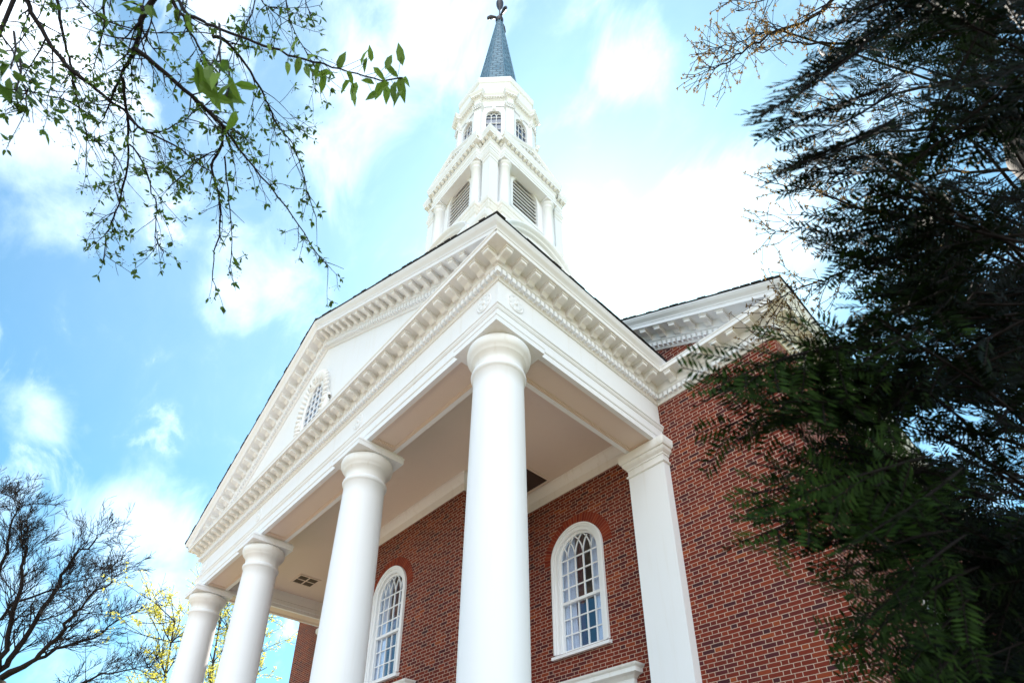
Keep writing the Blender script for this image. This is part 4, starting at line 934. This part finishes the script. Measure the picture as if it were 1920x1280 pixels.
# --- big bare tree, lower left
def bare_tree():
    rnd = random.Random(5); dp = 24.0
    base = at(-12, 1275, dp); ground = Vector((base.x - .3, base.y + .2, -EYE))
    root = empty('bare_tree', (ground.x, ground.y, 0), 'large leafless tree with dense fine dark twigs at the lower left', 'tree')
    tr, tw = MB(), MB()
    tr.tube(smooth([ground, (ground + base) / 2 + Vector((.1, 0, 0)), base], rnd, 4), list(np.linspace(.62, .42, 9)), 12)
    for a in range(5): d = Vector((math.cos(a * 1.26), math.sin(a * 1.26), 0)); tr.tube([ground + d * .9 - Vector((0, 0, .1)), ground + d * .4 + Vector((0, 0, .2)), ground + Vector((0, 0, 1.0))], [.12, .2, .25], 6)
    limbs = [([(-8, 1262), (2, 1235), (19, 1167), (34, 1114), (44, 1067), (47, 1030), (44, 1000), (52, 970)], .20, 0), ([(-5, 1262), (19, 1236), (56, 1183), (94, 1124), (116, 1080), (137, 1049), (175, 1014), (190, 1000)], .21, .8),
             ([(0, 1268), (62, 1239), (106, 1192), (134, 1155), (156, 1130), (194, 1099), (225, 1070)], .17, -1.2), ([(0, 1272), (72, 1235), (125, 1211), (175, 1196), (219, 1164), (262, 1142)], .15, .5),
             ([(-5, 1300), (80, 1300), (156, 1280), (194, 1267), (250, 1255), (285, 1262)], .13, -1), ([(-60, 1190), (0, 1155), (37, 1127), (103, 1105), (144, 1089), (200, 1078)], .13, 1.5),
             ([(-40, 1140), (0, 1074), (14, 1030), (22, 985), (36, 955), (34, 940)], .12, -.6), ([(-60, 1240), (-50, 1100), (-30, 1000), (-10, 930)], .16, 1), ([(-30, 1270), (-110, 1150), (-170, 1050), (-200, 960)], .18, 0), ([(-30, 1275), (-150, 1230), (-230, 1150)], .16, 1)]
    for pp, r, dz in limbs:
        pts = smooth(px(pp, dp, dp + dz * 1.5), rnd, 3, .05); n = len(pts); rad = [r * .58 * (1 - .87 * k / (n - 1)) for k in range(n)]; tw.tube(pts, rad, 7)
        inside = pp[0][0] > -45 or pp[-1][0] > -15
        for k in range(3, n):
            d = (pts[k] - pts[k - 1]).normalized()
            for _ in range(rnd.choice((1, 2, 2, 3)) if inside else 1):
                f = k / n; spread(tw, rnd, pts[k], d * .8 + rvec(rnd) * .75 + Vector((0, 0, .2)), rnd.uniform(.65, 1.4) * (1.15 - .45 * f), max(.013, rad[k] * .36), 3 if inside else 2, lambda *a: None, (2, 4), .0068, Vector((0, 0, .035)), .085, .62)
    tr.build('trunk', M['bark'], root); tw.build('branches', M['twig'], root, auto=False)
bare_tree()

# --- young yellow-leaved trees behind the portico
def yellow_tree(u, dp, lean, label, seed, v0=1390, vt=1120):
    rnd = random.Random(seed); top = at(u + lean, vt, dp); gx = at(u, v0, dp); ground = Vector((gx.x, gx.y, -EYE))
    root = empty('budding_tree', (ground.x, ground.y, 0), label, 'tree', 'yellow leaved trees behind the portico')
    tr, tw, lf = MB(), MB(), MB(); n = 9; pts = smooth([ground, ground + (top - ground) * .35 + Vector((.1, .1, 0)), ground + (top - ground) * .7, top], rnd, 3, .03)
    tr.tube(pts, list(np.linspace(.11, .02, len(pts))), 8)
    def tip(p, d, lev):
        if lev > 1: return
        for q in p[1:]:
            if rnd.random() < .55:
                for _ in range(rnd.randint(3, 7)): v = rvec(rnd); leaf(lf, q + rvec(rnd) * .06, v, rvec(rnd), rnd.uniform(.05, .10), rnd.uniform(.03, .06), rnd.random())
    for k in range(3, len(pts)):
        for _ in range(6 if k < len(pts) - 1 else 4): spread(tw, rnd, pts[k], (pts[k] - pts[k - 1]).normalized() * .8 + rvec(rnd), rnd.uniform(.9, 1.7), .022, 2, tip, (2, 4), .006, Vector((0, 0, .05)), .15, .75)
    tr.build('trunk', M['bark'], root); tw.build('branches', M['twig'], root, auto=False); lf.build('leaves', M['yellow'], root, auto=False)
yellow_tree(318, 21, 10, 'spindly yellow budding tree beside the far left column', 21, vt=1165)
yellow_tree(470, 22, -5, 'yellow leaved tree framed between the second and third columns from the left', 22, vt=1170)
yellow_tree(415, 27, 0, 'yellow leaved tree seen just behind the two leftmost columns', 23, vt=1140)

# --- budding tree to the right of the church
def budding_tree():
    rnd = random.Random(31); dp = 6.6
    gx = at(2020, 900, 6.8); ground = Vector((gx.x, gx.y, -EYE))
    root = empty('flowering_tree', (ground.x, ground.y, 0), 'thin branched tree with tan and golden spring buds at the right, behind the dark yew', 'tree')
    tr, tw, bu = MB(), MB(), MB()
    crown = at(2010, 250, 7.0)
    stem = smooth([ground, ground + Vector((.1, .1, 1.8)), Vector((ground.x + .15, ground.y + .1, 3.2)), (Vector((ground.x, ground.y, 4.5)) + crown) / 2, crown], rnd, 4, .02)
    tr.tube(stem, list(np.linspace(.15, .05, len(stem))), 10)
    limbs = [([(1950, -60), (1700, -40), (1565, 0), (1542, 22), (1490, 45), (1449, 62), (1404, 90), (1362, 120), (1329, 124)], .026), ([(1467, 56), (1422, 66), (1381, 81), (1345, 90)], .010), ([(1940, 60), (1750, 62), (1636, 73), (1580, 82), (1524, 81), (1475, 78), (1430, 100)], .022),
             ([(1960, 480), (1800, 440), (1692, 405), (1636, 394), (1580, 379), (1524, 356), (1460, 345)], .024), ([(1700, 410), (1565, 390), (1505, 424), (1445, 439)], .010), ([(1980, 520), (1820, 500), (1710, 478), (1592, 505), (1534, 529), (1487, 545), (1455, 560)], .020),
             ([(1900, 700), (1700, 690), (1600, 668), (1522, 650), (1483, 623), (1444, 611)], .012), ([(1620, 672), (1560, 640), (1510, 600), (1480, 575)], .008), ([(1990, 420), (1920, 435), (1842, 459), (1760, 480), (1690, 520)], .026), ([(1980, 250), (1800, 240), (1650, 250), (1560, 290), (1500, 300)], .020),
             ([(1980, 150), (1820, 160), (1700, 170), (1620, 200), (1540, 180)], .020), ([(1990, 330), (1850, 320), (1720, 330), (1640, 320), (1560, 345)], .018), ([(1990, 560), (1900, 580), (1800, 560), (1700, 560), (1640, 590)], .018), ([(2000, 860), (1900, 840), (1820, 860), (1770, 900)], .014), ([(2000, 900), (1900, 900), (1840, 950), (1800, 960)], .010),
             ([(1990, 640), (1850, 700), (1740, 730), (1660, 780), (1640, 850)], .014), ([(1960, 20), (1800, -20), (1690, 30), (1600, 40)], .016), ([(1950, -80), (1600, -70), (1500, -20), (1420, 5), (1380, 20)], .014)]
    def bud(p, d):
        for _ in range(rnd.randint(3, 6)):
            v = (d * .4 + rvec(rnd)).normalized(); l = rnd.uniform(.018, .036); speck(bu, p, v, v.cross(rvec(rnd)).normalized(), l, l * .22, rnd.random())
    def tip(p, d, lev):
        for q in p[2:]:
            if rnd.random() < (.38 if lev == 0 else .2): bud(q, d)
        bud(p[-1], d)
    for pp, r in limbs:
        pts = smooth(px(pp, 6.9, dp + rnd.uniform(-.5, .4)), rnd, 4, .012); n = len(pts); rad = [max(.004, r * (1 - .82 * k / (n - 1))) for k in range(n)]
        s0 = min(stem[6:], key=lambda q: (q - pts[0]).length); tw.tube(smooth([s0, (s0 + pts[0]) / 2 + Vector((0, 0, .1)), pts[0]], rnd, 3), list(np.linspace(r * 1.3, r, 7)), 7); tw.tube(pts, rad, 6)
        for k in range(2, n):
            d = (pts[k] - pts[k - 1]).normalized()
            for _ in range(rnd.choice((1, 1, 2))): spread(tw, rnd, pts[k], d + rvec(rnd) * .9, rnd.uniform(.16, .42), max(.0045, rad[k] * .45), 1, tip, (2, 3), .0028, Vector((0, 0, .03)), .16, .8)
    tr.build('trunk', M['bark'], root); tw.build('branches', M['twig'], root, auto=False); bu.build('buds', M['bud'], root, auto=False)
budding_tree()

# --- yew close to the lens on the right
def yew():
    rnd = random.Random(77)
    gx = at(2450, 1100, 1.9); ground = Vector((gx.x, gx.y, -EYE))
    root = empty('yew_tree', (ground.x, ground.y, 0), 'dark evergreen yew with flat needle sprays filling the right edge, out of focus', 'tree')
    tr, tw, nd = MB(), MB(), MB()
    top = ground + Vector((.1, .2, 5.2))
    stem = smooth([ground, ground + Vector((.05, .02, 1.6)), ground + Vector((.02, .1, 3.4)), top], rnd, 5, .02); tr.tube(stem, list(np.linspace(.2, .05, len(stem))), 12)
    def shoot(p, d, ln, nrm, col, fine=1.0):
        d = d.normalized(); side = d.cross(nrm).normalized(); nn = side.cross(d); q = p.copy(); dd = d.copy(); n = max(5, int(ln / (.009 * fine))); pts = [p.copy()]
        drp = Vector((0, 0, -.012)) + rvec(rnd) * .012
        for k in range(n):
            dd = (dd + drp).normalized(); q = q + dd * (ln / n); pts.append(q.copy())
            f = k / n; nl = rnd.uniform(.024, .032) * (1 - .45 * max(0, f - .7) / .3) * (.7 + .3 * min(1, f * 6))
            for sg in (-1, 1):
                if rnd.random() < .06: continue
                v = (side * sg * rnd.uniform(.92, 1.06) + dd * rnd.uniform(.45, .68) + nn * rnd.uniform(-.05, .22)).normalized()
                w = (dd * .9 - side * sg * .3 + nn * rnd.uniform(-.25, .25)).normalized()
                speck(nd, q, v, w, nl, .0032, min(1, max(0, rnd.gauss(col, .18))))
        tw.tube(pts[::4] + [pts[-1]], .0011, 3)
        return pts
    def spray(p0, p1, nrm, col, dens=1.0):
        ax = p1 - p0; ln = ax.length; n = max(4, int(ln / .032 * dens)); d = ax / ln; pts = []
        sag = rvec(rnd) * ln * .05
        for k in range(n + 1): t = k / n; pts.append(p0 + ax * t + sag * math.sin(PI * t) + Vector((0, 0, -.05 * ln * t * t)))
        tw.tube(pts, [max(.0014, .0034 * (1 - .7 * k / n) * min(1, .3 + k / 2)) for k in range(n + 1)], 5)
        side = d.cross(nrm).normalized()
        for k in range(1, n):
            t = k / n; sg = 1 if k % 2 else -1
            if rnd.random() < .08: continue
            v = (d * rnd.uniform(.7, 1.1) + side * sg * rnd.uniform(.6, 1.0) + nrm * rnd.uniform(-.15, .2) + Vector((0, 0, -.12))); shoot(pts[k], v, min(.17, ln * .5) * rnd.uniform(.55, 1) * (1 - .45 * t), (nrm + rvec(rnd) * .3).normalized(), col)
        shoot(pts[-2], d, .075, nrm, col + .1)
        k = int(n * .5); shoot(pts[k], d + rvec(rnd) * .2, ln * .5, nrm, col)
    def N(): return (-_f * rnd.uniform(.2, 1) + Vector((0, 0, 1)) * rnd.uniform(.1, .9) + rvec(rnd) * .35).normalized()
    # sprays whose tips stand out against the brick and the sky
    tips = [((1640, 60), (1425, 205), 1.05, .2), ((1690, 160), (1465, 235), 1.15, .15), ((1690, 220), (1462, 305), 1.05, .15), ((1720, 300), (1500, 325), 1.2, .1), ((1760, -20), (1545, 55), 1.1, .1), ((1700, 30), (1520, 120), 1.2, .1), ((1760, 380), (1548, 432), 1.1, .15), ((1790, 440), (1590, 470), 1.1, .1), ((1760, 520), (1535, 455), 1.25, .1),
            ((1800, 520), (1590, 590), 1.0, .25), ((1640, 660), (1338, 712), .95, .6), ((1660, 720), (1375, 690), 1.0, .55), ((1640, 740), (1345, 790), 1.0, .55), ((1700, 780), (1420, 740), .95, .5), ((1660, 830), (1375, 905), .95, .75), ((1640, 880), (1400, 860), 1.05, .7), ((1660, 900), (1365, 985), .92, .8), ((1700, 950), (1420, 960), 1.0, .6),
            ((1720, 960), (1440, 1010), 1.05, .45), ((1720, 1000), (1505, 1075), .9, .45), ((1740, 1020), (1560, 1150), .85, .3), ((1760, 1080), (1525, 1205), .9, .6), ((1760, 1120), (1590, 1250), .9, .5), ((1800, 1150), (1660, 1290), .9, .4), ((1700, 860), (1500, 900), .9, .6), ((1720, 640), (1470, 660), 1.1, .4), ((1740, 690), (1520, 770), 1.0, .4), ((1740, 880), (1530, 1000), .85, .4), ((1780, 560), (1610, 660), .95, .3)]
    for a, b, dpt, c in tips:
        if b[1] > 830: a, b = (a[0] + 70, a[1]), (b[0] + (62 if b[1] > 980 else 30), b[1])
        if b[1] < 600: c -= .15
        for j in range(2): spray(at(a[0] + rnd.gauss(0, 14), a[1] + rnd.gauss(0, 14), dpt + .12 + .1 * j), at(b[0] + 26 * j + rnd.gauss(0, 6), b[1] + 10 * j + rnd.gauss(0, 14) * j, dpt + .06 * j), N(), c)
    # the thick of the tree
    edge = [(-80, 1680), (0, 1650), (100, 1620), (200, 1585), (300, 1590), (400, 1640), (480, 1660), (560, 1620), (650, 1540), (750, 1510), (850, 1545), (950, 1600), (1050, 1670), (1150, 1700), (1400, 1730)]
    def left(y):
        for (a, x0), (b, x1) in zip(edge, edge[1:]):
            if a <= y <= b: return x0 + (x1 - x0) * (y - a) / (b - a)
        return 1660
    holes = [(1725, 800, 72, 56), (1865, 890, 82, 84), (1690, 650, 50, 40), (1790, 840, 40, 40), (1640, 580, 30, 30), (1850, 330, 45, 40), (1880, 500, 60, 30), (1690, 1130, 26, 22), (1780, 1150, 22, 22), (1880, 1235, 24, 34), (1600, 970, 22, 20), (1780, 300, 34, 30), (1700, 250, 30, 26), (1830, 180, 34, 26), (1770, 640, 24, 20)]
    cnt = 0
    while cnt < 540:
        y = rnd.uniform(-80, 1400); x0 = left(y) + 45; x = x0 + (2010 - x0) * rnd.random() ** .85
        if y < 480 and rnd.random() < (.78 if x < 1740 else .30): continue
        deep = rnd.random() ** 1.3; dpt = 1.0 + 1.9 * deep
        ln = rnd.uniform(.22, .40); a = R(rnd.gauss(198, 24) if y < 520 else rnd.gauss(190, 26)); d = (_r * math.cos(a) + _u * math.sin(a) + _f * rnd.uniform(-.35, .35)).normalized()
        ctr = at(x, y, dpt); tip_ = ctr + d * ln * .5; q = tip_ - CAMP; uu = PPX + FPX * q.dot(_r) / q.dot(_f); vv = PPY - FPX * q.dot(_u) / q.dot(_f)
        if uu < left(vv) - 25: continue
        if any(((x_ - hx) / hw) ** 2 + ((y_ - hy) / hh) ** 2 < 1 for (hx, hy, hw, hh) in holes for (x_, y_) in ((x, y), (uu, vv), ((x + uu) / 2, (y + vv) / 2))) and rnd.random() < .93: continue
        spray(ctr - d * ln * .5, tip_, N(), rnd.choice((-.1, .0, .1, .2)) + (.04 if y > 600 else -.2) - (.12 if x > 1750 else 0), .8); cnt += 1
    for _ in range(26):                                       # limbs that carry the sprays
        y = rnd.uniform(-60, 1350); dpt = rnd.uniform(1.1, 2.4); b = at(left(y) + rnd.uniform(110, 260), y, dpt); h = min(max(b.z - .5, -1), 3.4); s0 = min(stem, key=lambda q: abs(q.z - h)); m_ = (s0 + b) / 2 + Vector((0, 0, .06)) + rvec(rnd) * .05
        tw.tube(smooth([s0, m_, b], rnd, 4, .004), list(np.linspace(.012, .002, 9)), 6)
    tr.build('trunk', M['bark'], root); tw.build('branches', M['yewbark'], root, auto=False); nd.build('needles', M['yew'], root, auto=False)
yew()
